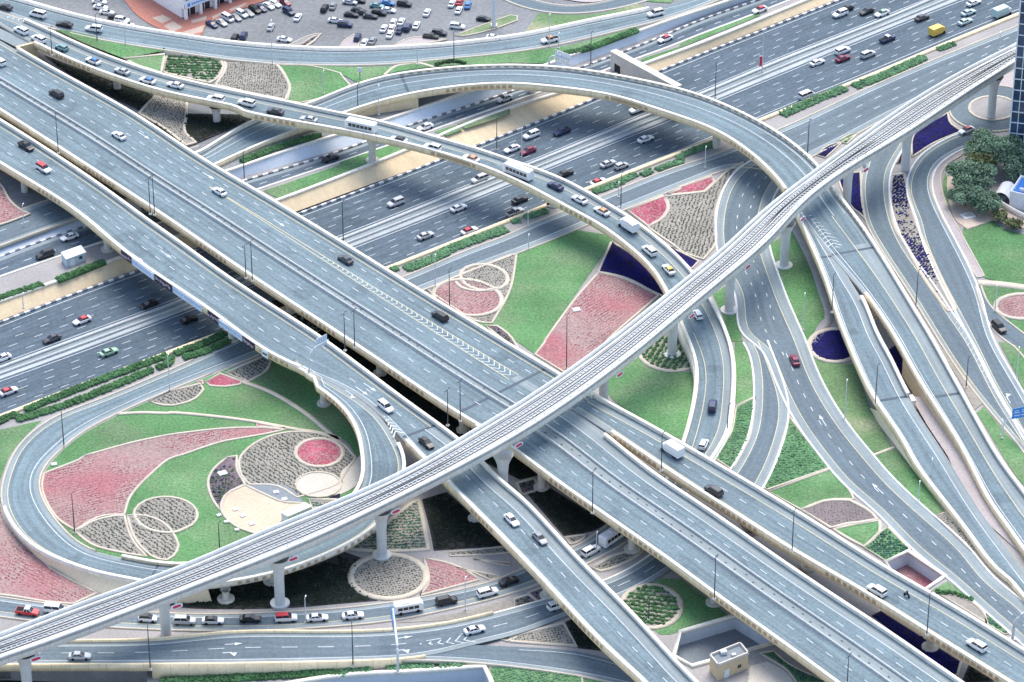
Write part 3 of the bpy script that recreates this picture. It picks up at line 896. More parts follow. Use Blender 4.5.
street('road', R['frontage'], 'two lane road at the left edge beyond the tan terrace', sl=1.5, sr=1.0, m='asphalt_mid',
       marks=[('d', .5, 0, 'w', .2, 2.4, 7)])
street('road', R['collector'], 'narrow collector road between the pale blue wall and the grass strip', 'asphalt_dark', sl=1.1, sr=.5, kl=None, kr='parapet',
       marks=[('d', .62, 0, 'w', .2, 2.4, 7)])

# lower street: on a low bridge at the left, with cream walls
rt = street('road', R['lower'], 'two lane road with turn arrows along the bottom edge', sl=1.2, sr=1.4, kl='parapet', kr=None, skirt=.9,
            marks=[('s', 0, 1.3, 'w', .16), ('s', 1, -1.4, 'w', .16), ('d', .48, 0, 'w', .18, 3.5, 8.0)])
L_ = R['lower']
wall_on(L_, 'parapet', M['fascia'], 0, -.45, .5, -1.0, .75, rt, 0, L_.idx(490, 615))
iv, iw = L_.idx(149, 665), L_.idx(432, 661)
wall_on(L_, 'retaining_wall', M['fascia'], 1, .0, .6, -4.2, .5, rt, iv, iw)
wall_on(L_, 'parapet', M['fascia'], 1, .0, .6, -1.3, .5, rt, 0, iv)
loft('slab', [L_.at(0, 0, -.05, 0, iv), L_.at(1, 0, -.05, 0, iv), L_.at(1, 0, -1.2, 0, iv), L_.at(0, 0, -1.2, 0, iv)], M['deck_under'], rt, closed=True, caps=True)
wall_on(L_, 'back_wall', M['deck_under'], 0, -.8, .6, -10.0, -.2, rt, 0, iv)
for px_, py_, tn in ((402, 639.5, 0), (402, 650, -1), (232, 644.5, 0), (230, 653, -1)):
    arrow(L_, px_, py_, 1, tn, rt, .17)
chevrons(L_, L_.idx(424, 644), L_.idx(478, 640), (.56, .74), (.56, .74), (-.2, -1.9), (.2, 1.9), .4, 2.3, rt, .17, -1)
street('road', R['lowerB'], 'road branching right along the bottom edge below the left bridge', sl=0, sr=1.2, kl=None, kr='kerb',
       marks=[('s', 0, 1.1, 'w', .16, R['lowerB'].idx(520, 648), R['lowerB'].n), ('s', 1, -1.2, 'w', .16)])

# combined gores on the east side
E = R['eastB']
chevrons(E, E.idx(957, 330), E.idx(1000, 400), (0.0, 0.0), (.0, .0), (-2.2, -.5), (.3, .3), .22, 2.4, rt2, .17, -1)
arrow(E, 991.5, 399, -1, 0, rt2, .17); arrow(E, 1007.5, 397, -1, -1, rt2, .17)

# ------------------------------------------------------------------ elevated roads
# loop: from the left bridge round the garden to the service road
Lp = R['loop']
for q in range(34):
    k = int(np.argmin(np.linalg.norm((R['left'].L - Lp.L[q])[:, :2], axis=1)))
    v_ = (R['left'].L[k] - Lp.L[q])[:2]
    if q and np.linalg.norm(v_) > 4: break
    Lp.L[q, :2] += v_ * max(0.0, 1 - q / 16.0) ** 1.5
gi = Lp.idx(404, 446)
lp_end = Lp.idx(215, 385)
loop = bridge('loop_ramp', Lp, 'curved loop ramp sweeping round the garden at the lower left', 'ramp', sl=1.6, sr=1.7, m='asphalt',
              marks=[('s', 0, 2.4, 'w', .18), ('s', 1, -1.7, 'y', .18)], th=.55, box=(1.6, .6), par=.75,
              pl=[(0, Lp.idx(118, 556)), (Lp.idx(101, 548), Lp.idx(96, 544))], pr=[(gi, Lp.idx(4, 508))])
ap = trace("px:300,580,0|px:250,596,0 175,604,0|05:600,150,0 450,80,0 330,0,0|04:300,670,0 120,500,0 20,370,0 0,300,0", 0)
apl = smooth_line(ap, 60, 3)
j0 = Lp.idx(205, 586); tops = []
for p in apl:
    k = int(np.argmin(np.linalg.norm((Lp.R - p)[:, :2], axis=1)))
    tops.append(Lp.R[k] + np.array([0, 0, -.3]))
tops = np.array(tops)
k0 = 14
a = loft('retaining_wall', [apl[k0:], tops[k0:]], M['apron'])
adopt(a, loop)
inn = Lp.at(0, .25, 0, Lp.idx(180, 562), Lp.n)
low = inn.copy(); low[:, 2] = -.1
adopt(loft('retaining_wall', [low, inn + np.array([0, 0, -.2])], M['parapet']), loop)
kk = wall_on(Lp, 'kerb', M['kerb'], 0, 0, .45, -.6, .15, None, Lp.idx(96, 544), lp_end); adopt(kk, loop)
kk = wall_on(Lp, 'kerb', M['kerb'], 1, -.45, .45, -.6, .25, None, Lp.idx(4, 508), lp_end); adopt(kk, loop)
joint_at(Lp, [(162, 562)], loop)
panels(Lp, 1, [(250, 579), (300, 566), (350, 545)], loop, 6, 1.7, .9)
panels(Lp, 0, [(341, 405)], loop, 7, 1.7, .9)
for p in ((272, 582, 4.0, 1.2), (226, 600, 3.0, 1.0)):
    pier(p[0], p[1], 0, p[2], loop, p[3] * .8, 1.5, 2.0)

# left bridge
Lf = R['left']
fork = Lf.idx(404, 440)
left = bridge('road_bridge', Lf, 'leftmost long road bridge, forking into the loop ramp before the train viaduct', sl=1.5, sr=1.6, par=1.0,
              marks=[('s', 0, 1.7, 'w', .18), ('s', 1, -1.7, 'y', .18, 0, fork), ('s', 1, -3.4, 'w', .18, fork, Lf.n),
                     ('d', .41, 0, 'w', .18, 2.2, 6.2, 0, Lf.idx(330, 352)), ('d', .66, 0, 'w', .18, 2.2, 6.2, 0, Lf.idx(340, 340)), ('d', .50, 0, 'w', .18, 2.2, 6.2, Lf.idx(345, 372), Lf.n)],
              pl=[(0, Lf.idx(300, 374)), (Lf.idx(402, 448), Lf.n)])
k = strip(Lf, 'shoulder', M['shoulder'], 1, -3.3, 1, -1.6, .034, None, fork, Lf.n); adopt(k, left)
c_ = chevrons(Lf, Lf.idx(383, 418), Lf.idx(404, 436), (0, 0), (0, 0), (.7, -1.8), (1.0, 2.0), .5, 1.7, None, .07, -1)
adopt(c_, left)
for a in ((138, 258, 0), (166, 255, 0), (350, 398, 1), (370, 388, 0), (362, 392, 0)):
    adopt(arrow(Lf, a[0], a[1], 1, -a[2] if a[2] else 0, None, .08), left)
joint_at(Lf, [(400, 438)], left, .9)
panels(Lf, 0, [(50, 197), (275, 362), (500, 520), (580, 620), (598, 636)], left)
for p in ((25, 193, 1.2), (107.5, 250, 0), (232, 340, 0), (324, 404, 0), (475, 519, 0), (547, 596, 0)):
    pier(p[0], p[1], p[2], 6.3, left, .9, 1.7, 1.7)

# main bridge, two decks joined at the median
Mn = R['main']
main = bridge('road_bridge', Mn, 'widest road bridge, two carriageways with a pale median, upper left half', sl=1.3, sr=1.6, pr=[(Mn.idx(18, 47), Mn.n)],
              marks=[('s', 0, 1.5, 'w', .18), ('s', .365, 0, 'w', .18), ('s', .455, 0, 'w', .18), ('s', 1, -1.7, 'y', .2),
                     ('d', .245, 0, 'w', .18, 2.2, 6.2), ('d', .60, 0, 'w', .18, 2.2, 6.2), ('d', .86, 0, 'w', .18, 2.2, 6.2),
                     ('v', .722, .675, 'y', .22, .665, Mn.idx(213, 188), Mn.idx(505, 384)), ('v', .728, 0, 'y', .22, .765, Mn.idx(213, 188), Mn.idx(505, 384)), ('d', .725, 0, 'w', .18, 2.2, 6.2, 0, Mn.idx(213, 188))])
def deck_median(rd, t0, t1, root, i0=0, i1=None):
    adopt(strip(rd, 'median', M['shoulder'], t0, 0, t1, 0, .14, None, i0, i1), root)
    for t in (t0, t1):
        adopt(wall_on(rd, 'barrier', M['barrier'], t, -.2 if t == t0 else -.1, .3, 0, .75, None, i0, i1), root)
    # lamp footings and grates down the middle, all joined
    B = Box()
    for l in np.arange(3, rd.len[-1] - 2, 3.1):
        p = rd.point((t0 + t1) / 2, random.choice((-.35, .35)), l)
        B.box((p[0], p[1], p[2] + .18), (.5, .3, .1), rd.heading(int(np.searchsorted(rd.len, l))))
    o = B.ob('grate', M['metal_dark']); o['kind'] = 'stuff'
    adopt(o, root)
deck_median(Mn, .375, .445, main)
adopt(chevrons(Mn, Mn.idx(310, 262), Mn.idx(500, 380), (.709, .668), (.738, .762), (0, 0), (0, 0), .32, 1.9, None, .07, 1), main)
i9 = Mn.idx(505, 384)
adopt(strip(Mn, 'shoulder', M['shoulder'], .675, 0, .765, 0, .036, None, i9, Mn.n), main)
joint_at(Mn, [(480, 400)], main, .9)
panels(Mn, 0, [(103, 178), (210, 255), (322, 325), (406, 382)], main, 8)
for a in ((145, 135, 0), (208, 177, 0), (280, 222, 0)):
    adopt(arrow(Mn, a[0], a[1], 1, a[2], None, .08), main)
for p in ((290, 312), (380, 374), (463, 431)):
    pier(p[0], p[1], 0, 6.3, main, .9, 1.7, 1.7)

MB = R['mainB']
tipB = MB.idx(605, 432)
mainB = bridge('road_bridge', MB, 'wide road bridge with a pale median, lower right half beyond the train viaduct', sl=1.3, sr=3.2, pr=[(tipB, MB.n)],
               marks=[('s', 0, 1.5, 'w', .18), ('s', .435, 0, 'w', .18), ('s', .62, 0, 'w', .18), ('s', 1, -3.3, 'w', .2),
                      ('d', .29, 0, 'w', .18, 2.2, 6.2), ('d', .73, 0, 'w', .18, 2.2, 6.2)])
deck_median(MB, .45, .60, mainB)
panels(MB, 0, [(574, 500), (645, 548), (760, 628), (735, 612)], mainB, 9)
for p in ((541.5, 488), (632, 550), (714, 603)):
    pier(p[0], p[1], 0, 6.3, mainB, .9, 1.7, 1.9)
SLp = R['slip']
tipS = SLp.idx(606, 434)
slip = bridge('road_bridge', SLp, 'two lane road bridge splitting off to the right of the wide bridge', sl=1.9, sr=2.7, pl=[(tipS, SLp.n)],
              marks=[('s', 0, 2.0, 'y', .18), ('s', 1, -2.8, 'y', .2), ('d', .50, 0, 'w', .18, 2.2, 6.2)])
fp = sheet('approach_slab', [W(536, 386, 7.96), W(536, 402, 7.96), W(603, 442, 7.96), W(613, 438, 7.96)], M['shoulder'], 0); adopt(fp, mainB)
panels(SLp, 0, [(635, 455), (740, 520), (850, 595), (975, 670), (955, 655)], slip, 9)
for p in ((809, 567), (930, 648)):
    pier(p[0], p[1], 0, 6.0, slip, .9, 1.7, 1.9)

# upper ramp
Rp = R['ramp']
ie = Rp.idx(713, 385)
ramp = bridge('ramp_bridge', Rp, 'slender curved ramp bridge busy with cars running from top left to the centre', 'ramp', sl=1.0, sr=2.6,
              marks=[('s', 0, 1.2, 'y', .18, 0, Rp.idx(700, 320)), ('s', 1, -2.7, 'y', .18), ('s', 0, 2.6, 'y', .18, Rp.idx(705, 330), Rp.n)], th=.8, box=(1.8, 1.8), par=.9, pl=[(Rp.idx(34, 47), Rp.n)], pr=[(Rp.idx(28, 21), Rp.n)])
ab = trace("00:-150,80 0,168 200,262 112,288 0,232 -150,140", 8.3)
abp = sheet('approach_slab', [tuple(p) for p in ab], M['shoulder'], -.06); adopt(abp, ramp)
a0, a1 = np.array(W(TX[0] + 112 * TS, 288 * TS, 8.2)), np.array(W(TX[0] + 204 * TS, 264 * TS, 8.2))
B = Box(); B.box(((a0 + a1)[0] / 2, (a0 + a1)[1] / 2, 5.6), (np.linalg.norm(a1 - a0) + 1.5, .8, 6.4), math.atan2((a1 - a0)[1], (a1 - a0)[0])); adopt(B.ob('abutment', M['fascia']), ramp)
adopt(chevrons(Rp, Rp.idx(2, 22), Rp.idx(22, 24), (.95, 1), (.95, 1), (-1.6, -.6), (-.2, .8), .35, 1.6, None, .07, -1), ramp)
panels(Rp, 0, [(62, 60), (75, 64), (280, 118), (450, 160), (457, 162), (585, 214)], ramp, 7)
for p in ((117.5, 92, 1.5), (217, 125, 1.5), (372.5, 161, 0.2), (553, 205, 0)):
    pier(p[0], p[1], p[2], 7.4, ramp, 1.0, 1.9, 1.8)
kk = wall_on(Rp, 'retaining_wall', M['parapet'], 1, .01, .3, -4, .3, None, Rp.idx(700, 300), Rp.n); adopt(kk, ramp)
kk = wall_on(Rp, 'retaining_wall', M['parapet'], 0, -.31, .3, -4, .3, None, Rp.idx(700, 300), Rp.n); adopt(kk, ramp)

# curved flyover and its exit
Fl = R['flyover']
im = Fl.idx(800, 225)
fly = bridge('flyover', Fl, 'broad curved flyover arching over the motorway and down the right side', 'flyover', sl=1.2, sr=1.7,
             marks=[('s', 0, 1.3, 'w', .16), ('s', .64, 0, 'w', .2, 0, im), ('s', 1, -1.8, 'w', .16, 0, im), ('s', .2, 0, 'w', .18, im, Fl.n), ('s', .60, 0, 'y', .2, im, Fl.n)],
             pl=[(0, Fl.idx(780, 193)), (Fl.idx(862, 296), Fl.n)], th=.8, box=(1.8, 1.9))
k = strip(Fl, 'shoulder', M['shoulder'], .61, 0, 1, -1.6, .034, None, im + 6, Fl.n); adopt(k, fly)
panels(Fl, 0, [(465, 90), (495, 90), (625, 99), (635, 101), (745, 152)], fly, 7)
B = Box()
for l in np.arange(Fl.len[Fl.idx(400, 75)], Fl.len[Fl.idx(860, 240)], 2.3):
    p = Fl.point(1, -.6, l)
    B.box((p[0], p[1], p[2] + .55), (1.25, .08, .42), Fl.heading(int(np.searchsorted(Fl.len, l))))
o = B.ob('parapet_inlay', M['panel_brown']); o['kind'] = 'stuff'; adopt(o, fly)
joint_at(Fl, [(405, 84)], fly, .8)
joint_at(Fl, [(857, 250), (944, 394)], fly, .9)
i8 = Fl.idx(415, 95)
t8 = Fl.at(0, .02, -.8, 0, i8); b8 = t8.copy(); b8[:, 2] = FAR - .1; b8[:, 2] = np.minimum(b8[:, 2], t8[:, 2])
b8[:, 2] = -.05
adopt(loft('retaining_wall', [t8, b8], M['tan_wall']), fly)
i9 = Fl.idx(880, 372)
t9 = Fl.at(0, .0, -.8, i9, Fl.n); b9 = t9.copy(); b9[:, 2] = -.05
adopt(loft('retaining_wall', [t9, b9], M['tan_wall']), fly)
t9 = Fl.at(1, .0, -.8, Fl.idx(940, 360), Fl.n); b9 = t9.copy(); b9[:, 2] = -.05
adopt(loft('retaining_wall', [t9, b9], M['parapet']), fly)
for p in ((716.5, 147, 0), (532, 92, 0), (870, 330, 0)):
    pier(p[0], p[1], p[2], 6.4 if p[0] < 800 else 4.5, fly, 1.1, 1.8, 0)

Ex = R['exit']
ext_ = bridge('exit_ramp', Ex, 'exit ramp descending left of the gap beside the curved flyover', 'ramp', sl=1.3, sr=2.4,
              marks=[('s', 0, 1.5, 'w', .18), ('s', 1, -2.5, 'w', .18)], pl=[(Ex.idx(790, 205), Ex.n)], pr=[(Ex.idx(864, 300), Ex.idx(912, 398))], th=.8, box=(1.4, 1.8))
i7 = Ex.idx(872, 408)
t7 = Ex.at(0, .0, -.8, i7, Ex.n)
b7 = smooth_line(trace("53:90,390 230,640|54:280,0 500,285", 0), len(t7) - 1, 0)
adopt(loft('retaining_wall', [t7, b7], M['apron']), ext_)
adopt(chevrons(Ex, Ex.idx(822, 208), Ex.idx(845, 246), (1, 1), (1, 1), (-1.0, -1.2), (-.2, 3.2), .28, 1.9, None, .1, -1, fan=.7), ext_)
joint_at(Ex, [(831, 256), (893, 399)], ext_, .9)
# brown median fill between exit and flyover below the gap
mp = trace("53:340,325,2.6 420,325,2.6 520,500,2.0 640,680,1.5|54:790,210,.7 1017,600,.2|54:700,310,.4|53:560,680,1.4 440,500,2.0", 0)
mf = sheet('median', [tuple(p) for p in mp], M['pave_pink'], -.02)
tag(mf, 'pinkish paved median between the exit ramp and the flyover', kind='structure')
adopt(wall_on(Ex, 'coping', M['parapet'], 1, -.1, 1.0, -.8, .35, None, Ex.idx(905, 396), Ex.idx(912, 402)), ext_)
# wing wall of the flyover abutment
B = Box()
wa, wb = np.array(W(613, 51, 5.5)), np.array(W(679, 87, 7.6))
dd = (wb - wa); dd[2] = 0; dd /= np.linalg.norm(dd); nn_ = np.array([-dd[1], dd[0], 0]) * .8
Vw = [wa + nn_, wa - nn_, wb - nn_, wb + nn_]
B.add([(p[0], p[1], -2.4) for p in Vw] + [tuple(p) for p in Vw], [(0, 1, 5, 4), (1, 2, 6, 5), (2, 3, 7, 6), (3, 0, 4, 7), (4, 5, 6, 7)])
ww = B.ob('wing_wall', M['pier'])
tag(ww, 'grey oblique wing wall rising from the grass strip to the curved flyover', 'wall')
Bc = Box()
top = [p + np.array([0, 0, .02]) for p in (wa + nn_ * 1.35, wa - nn_ * 1.35, wb - nn_ * 1.35, wb + nn_ * 1.35)]
Bc.add([tuple(p) for p in top] + [(p[0], p[1], p[2] + .35) for p in top], [(0, 1, 5, 4), (1, 2, 6, 5), (2, 3, 7, 6), (3, 0, 4, 7), (4, 5, 6, 7)])
Bc.ob('coping', M['parapet'], ww)
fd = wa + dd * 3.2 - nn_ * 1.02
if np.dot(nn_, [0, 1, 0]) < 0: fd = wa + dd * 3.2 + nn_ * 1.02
Bd = Box(); Bd.box((fd[0], fd[1], 1.3), (2.6, .1, 2.9), math.atan2(dd[1], dd[0])); Bd.ob('opening', M['soil_shade'], ww)  # dark panel on the wall face, painted as the shade inside a doorway

# ------------------------------------------------------------------ metro viaduct
METRO_Z = 15.0
R['metro'] = Road("05@1.3:0,385 450,210 1017,15|14@1.3:40,680 400,500 1017,255|24@1.3:560,0|23@1.3:530,680 1017,395|32@1.3:575,680|42@1.3:0,320 390,0|41@1.3:365,680 1017,175|50@1.3:210,680 600,440 1000,240",
                  "05@-1.6:0,590 250,510 1017,215|14@-1.6:520,680 1017,480|24@-1.6:0,470 350,300 700,120 930,0|33@-1.6:120,560 540,270 880,0|42@-1.6:0,560 400,230 660,0|41@-1.6:610,680 1017,350|51@-1.6:300,170 540,0|50@-1.6:600,640 980,400", METRO_Z, ext=(60, 160), sig=12)
Mt = R['metro']
root = empty('metro_viaduct', 'pale elevated railway viaduct with two tracks crossing above all the roads', 'viaduct', tuple((Mt.L[0] + Mt.R[0]) / 2))
def mk(o): adopt(o, root); return o
mk(loft('girder', [Mt.at(0, 0, 1.0), Mt.at(0, .0, .1), Mt.at(0, 3.0, -2.2), Mt.at(1, -3.0, -2.2), Mt.at(1, 0, -1.5), Mt.at(1, 0, .6)], M['metro_conc']))
mk(wall_on(Mt, 'parapet', M['metro_conc'], 0, 0, .35, -.2, 1.3))
mk(wall_on(Mt, 'parapet', M['metro_conc'], 1, -.35, .35, -.2, .9))
mk(wall_on(Mt, 'cable_trough', M['metro_conc'], 0, .75, .5, -.1, .55))
mk(wall_on(Mt, 'cable_trough', M['metro_conc'], 1, -1.3, .4, -.1, .55))
mk(strip(Mt, 'track_bed', M['metro_deck'], 0, .3, 1, -.3, 0))
for t, o in ((.34, 0), (.64, 0)):
    mk(wall_on(Mt, 'plinth', M['metro_conc'], t, -1.15, .7, 0, .28))
    mk(wall_on(Mt, 'plinth', M['metro_conc'], t, .45, .7, 0, .28))
    for q in (-.78, .78):
        mk(wall_on(Mt, 'rail', M['rail'], t, q - .09, .18, .28, .46))
mk(wall_on(Mt, 'walkway', M['shoulder'], .49, -.5, 1.0, 0, .22))
for q in (-.75, .75):
    mk(wall_on(Mt, 'cable_duct', M['rail'], .49, q - .1, .2, 0, .1))
B = Box()
for l in np.arange(1, Mt.len[-1] - 1, 1.25):
    a = Mt.heading(int(np.searchsorted(Mt.len, l)))
    for t in (.34, .64):
        p = Mt.point(t, 0, l)
        B.box((p[0], p[1], p[2] + .12), (.34, 2.5, .1), a)
o = B.ob('sleeper', M['median']); o['kind'] = 'stuff'; mk(o)
B = Box()
for l in np.arange(2, Mt.len[-1] - 2, 3.2):
    p = Mt.point(1, -.62, l)
    B.box((p[0], p[1], p[2] + .75), (.12, .25, .7), Mt.heading(int(np.searchsorted(Mt.len, l))))
o = B.ob('handrail_post', M['metro_conc']); o['kind'] = 'stuff'; mk(o)
PIERS = [(28.5, 700, 0), (166, 634, 0), (280, 604, 0), (382, 556, 0), (503, 500, 0), (603.5, 400, 0), (672, 355, 0), (729, 311, 0), (784, 266, 0), (846.5, 205, 0), (905, 170, 0), (991, 118, 0)]
for i, (x, y, z) in enumerate(PIERS):
    pier(x, y, z, METRO_Z - 2.0, root, 1.15, 2.2, 2.2 if i in (2, 3, 6, 7, 8) else 0, 'metro_conc', 18)
# ------------------------------------------------------------------ lawns, flower beds, hedges, trees
def tuft(sides=5):
    V = [(math.cos(2 * math.pi * k / sides), math.sin(2 * math.pi * k / sides), 0) for k in range(sides)]
    V += [(.72 * math.cos(2 * math.pi * (k + .5) / sides), .72 * math.sin(2 * math.pi * (k + .5) / sides), .62) for k in range(sides)]
    V.append((0, 0, 1))
    F = []
    for k in range(sides):
        k2 = (k + 1) % sides
        F += [(k, k2, sides + k), (k2, sides + k2, sides + k), (sides + k, sides + k2, 2 * sides)]
    return np.array(V), np.array(F)
TUFT = tuft()
LEAF = (np.array([(math.cos(2 * math.pi * k / 5), math.sin(2 * math.pi * k / 5), 0) for k in range(5)] + [(0, 0, 1)]), np.array([(k, (k + 1) % 5, 5) for k in range(5)]))
NLIFT = [0]
OVER = []
TODO = []
def lift_step():
    NLIFT[0] += 1
    return NLIFT[0] * .0012

def scatter(name, pts, size, m, parent=None, hgt=.8, jit=.35, base=TUFT):
    """one mesh of many small plants"""
    n = len(pts)
    if n == 0: return None
    bv, bf = base
    s = size * (1 + rng.uniform(-jit, jit, n))
    a = rng.uniform(0, 6.28, n)
    ca, sa = np.cos(a), np.sin(a)
    wob = 1 + rng.uniform(-.25, .25, (n, len(bv)))
    X = bv[None, :, 0] * wob; Y = bv[None, :, 1] * wob
    V = np.stack([(X * ca[:, None] - Y * sa[:, None]) * s[:, None] + pts[:, None, 0],
                  (X * sa[:, None] + Y * ca[:, None]) * s[:, None] + pts[:, None, 1],
                  bv[None, :, 2] * (s * hgt * (1 + rng.uniform(-.3, .3, n)))[:, None] + pts[:, None, 2] - .02], -1).reshape(-1, 3)
    F = (bf[None] + (np.arange(n) * len(bv))[:, None, None]).reshape(-1, bf.shape[1])
    o = ob(name, mesh_np(name, V, F, m), parent)
    o['kind'] = 'stuff'
    return o

def inside(P, Q):
    x, y = Q[:, 0], Q[:, 1]
    c = np.zeros(len(Q), bool)
    n = len(P)
    for i in range(n):
        x1, y1 = P[i][0], P[i][1]; x2, y2 = P[(i + 1) % n][0], P[(i + 1) % n][1]
        if y1 == y2: continue
        c ^= ((y1 > y) != (y2 > y)) & (x < (x2 - x1) * (y - y1) / (y2 - y1) + x1)
    return c

def plane_z(P):
    A = np.c_[P[:, 0], P[:, 1], np.ones(len(P))]
    k, *_ = np.linalg.lstsq(A, P[:, 2], rcond=None)
    return lambda X: X[:, 0] * k[0] + X[:, 1] * k[1] + k[2]

def rows_in(P, ang, row, gap, jx=.25, jy=.25, inset=.5, patch=0.0, patch_sc=.08):
    a = math.radians(ang)
    e, f = np.array([math.cos(a), math.sin(a)]), np.array([-math.sin(a), math.cos(a)])
    c = P[:, :2].mean(0)
    r = np.abs(P[:, :2] - c).max() * 1.5
    u, v = np.meshgrid(np.arange(-r, r, gap), np.arange(-r, r, row))
    u = u + rng.uniform(-jx, jx, u.shape) * gap; v = v + rng.uniform(-jy, jy, v.shape) * row
    Q = c + u.reshape(-1, 1) * e + v.reshape(-1, 1) * f
    Q = Q[inside(P, Q)]
    if inset:
        keep = np.ones(len(Q), bool)
        for q in range(0, len(P)):
            a_, b_ = P[q, :2], P[(q + 1) % len(P), :2]
            d = b_ - a_
            t = np.clip(((Q - a_) @ d) / max(d @ d, 1e-9), 0, 1)
            keep &= np.linalg.norm(Q - a_ - t[:, None] * d, axis=1) > inset
        Q = Q[keep]
    if patch and len(Q):
        w = np.sin(Q[:, 0] * patch_sc * 3.1 + 1.3) + np.sin(Q[:, 1] * patch_sc * 2.3 + .4 * Q[:, 0] * patch_sc) + rng.normal(0, .7, len(Q))
        Q = Q[w > np.quantile(w, patch)]
    if len(Q) == 0: return np.zeros((0, 3))
    z = plane_z(P)(Q) if np.ptp(P[:, 2]) > .01 else np.full(len(Q), P[0, 2])
    return np.c_[Q, z]

STYLE = {   # soil, plants, row angle, row pitch, plant pitch, plant radius, height, patchiness
    'grey': ('soil', 'leaf_grey', -47, 1.05, .46, .27, .9, 0),
    'greyv': ('soil', 'leaf_grey', 78, 1.0, .46, .26, .9, .06),
    'pebble': ('soil', 'leaf_grey', 20, .80, .66, .24, .9, .04),
    'red': ('soil_red', 'flower_red', 24, .95, .42, .24, .8, .22),
    'pink': ('soil_red', 'flower_pink', 30, .7, .5, .34, .8, .03),
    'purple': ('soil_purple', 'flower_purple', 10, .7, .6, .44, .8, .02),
    'mixed': ('soil', 'flower_purple', 60, .8, .6, .38, .9, .42),
    'shrub': ('soil', 'leaf_green', -8, 1.45, .42, .43, 1.2, .03),
    'brown': ('soil_brown', 'leaf_grey', 0, .9, .8, .2, .8, .2),
    'dark': ('soil_plum', 'leaf_dark', 0, .9, .7, .36, .9, .3),
    'teal': ('soil', 'leaf_teal', 0, 1.1, .5, .36, .9, .03),
    'cover': ('lawn', 'leaf_light', 0, .75, .65, .36, .8, .06),
    'tealcover': ('lawn', 'leaf_teal', 0, .75, .65, .38, .8, .05),
    'shade': ('soil_shade', 'leaf_shade', 10, .75, .7, .52, .7, .05),  # soil and leaves carry the shade under the decks in their colour
}

KERBN = 0
def bed(style, tr, label, z=0.0, ang=None, kerb=.6, lift=.05, sig=0, name='flower_bed', km='kerb', corner=40, cat='flower bed', group=None, dense=1.0):
    soil, plant, a0, rp, gp, rad, hg, pt = STYLE[style]
    P = densify(trace(tr, z) if isinstance(tr, str) else tr, corner=corner)
    P[:, 2] += lift + lift_step()
    o = sheet(name, [tuple(p) for p in P], M[soil], 0)
    tag(o, label, cat, group)
    if kerb: ribbon_line('kerb', P + np.array([0, 0, .01]), kerb, .12, M[km], o, closed=True)
    OVER.append(P)
    big_ = style in ('shrub', 'cover', 'tealcover')
    TODO.append((len(OVER), o, rows_in(P, a0 if ang is None else ang, rp, gp, patch=pt), rad, M[plant], hg, TUFT if big_ else LEAF))
    if style == 'mixed':
        TODO.append((len(OVER), o, rows_in(P, 10, 1.0, .9, patch=.3), .3, M['leaf_grey'], .8, LEAF))
    if style == 'dark':
        TODO.append((len(OVER), o, rows_in(P, 10, 1.5, 1.2, patch=.5), .4, M['flower_purple'], .8, LEAF))
    return o

def lawn(tr, label, z=0.0, lift=.03, kerb=0, m='lawn', corner=40):
    P = densify(trace(tr, z) if isinstance(tr, str) else tr, corner=corner)
    P[:, 2] += lift + lift_step()
    o = sheet('lawn', [tuple(p) for p in P], M[m], 0)
    tag(o, label, kind='structure')
    if kerb: ribbon_line('kerb', P + np.array([0, 0, .01]), kerb, .12, M['kerb'], o, closed=True)
    return o

def patch(name, tr, label, m, z=0.0, lift=.06, kerb=0, corner=40):
    P = densify(trace(tr, z) if isinstance(tr, str) else tr, corner=corner)
    P[:, 2] += lift + lift_step()
    OVER.append(P)
    o = sheet(name, [tuple(p) for p in P], M[m], 0)
    tag(o, label, kind='structure')
    if kerb: ribbon_line('kerb', P + np.array([0, 0, .01]), kerb, .12, M['kerb'], o, closed=True)
    return o

def oval(cx, cy, rx, ry, z=0.0, n=48, rot=0.0):
    """round bed: centre and half-axes as they appear, laid out on level z"""
    t = np.linspace(0, 2 * math.pi, n, endpoint=False)
    return np.array([W(cx + rx * math.cos(a) * math.cos(rot) - ry * math.sin(a) * math.sin(rot), cy + ry * math.sin(a) * math.cos(rot) + rx * math.cos(a) * math.sin(rot), z) for a in t])

def path(tr, label, w=.8, z=0.0, lift=.1, m='kerb', parent=None):
    P = smooth_line(trace(tr, z), 60)
    P[:, 2] += lift
    o = ribbon_line('kerb' if parent else 'edging', P, w, .1, M[m], parent)
    if not parent: tag(o, label, kind='structure')
    return o

# --- inside the loop
pi = [tuple(p) for p in R['loop'].at(0, -.4, 0, R['loop'].idx(360, 470), R['loop'].n - 4)]
LI = np.array(pi); LI[:, 2] = .02
LI = np.vstack([LI, trace("13:560,75 600,110 900,420 1000,600|23:40,560 100,680", 0)])
o = sheet('lawn', [tuple(p) for p in LI[::2]], M['lawn'], 0)
tag(o, 'green lawn swirling inside the loop ramp at the lower left', kind='structure')
bed('red', "03:510,680 800,600 1017,555|13:0,555 300,520 520,513 690,524 600,545 460,570 300,600 60,680|04:1017,15 900,110 820,190 770,260 745,350 600,362 450,445 350,380 275,270 250,180 262,105 500,10",
    'large pink red flower bed sweeping through the loop garden')
bed('grey', "04:450,455 560,390 700,358 745,358 765,440 810,530 880,603 700,572 560,535", 'grey planted bed at the lower left rim of the loop garden, touching the road')
bed('grey', oval(165.5, 515, 32, 18, 0), 'oval grey planted bed ringed by a kerb on the loop lawn', lift=.055)
bed('grey', trace("04:760,357 860,357 950,385 1010,430|14:40,505 50,550 10,610|04:1000,625 930,612 860,560 800,480", 0), 'tilted grey planted oval just below the ringed oval bed in the loop garden', lift=.08)
path("04:800,350 840,410 920,450 1000,460|14:40,455 140,410", 'curved kerb of the overlapping ovals in the loop garden', lift=.14)
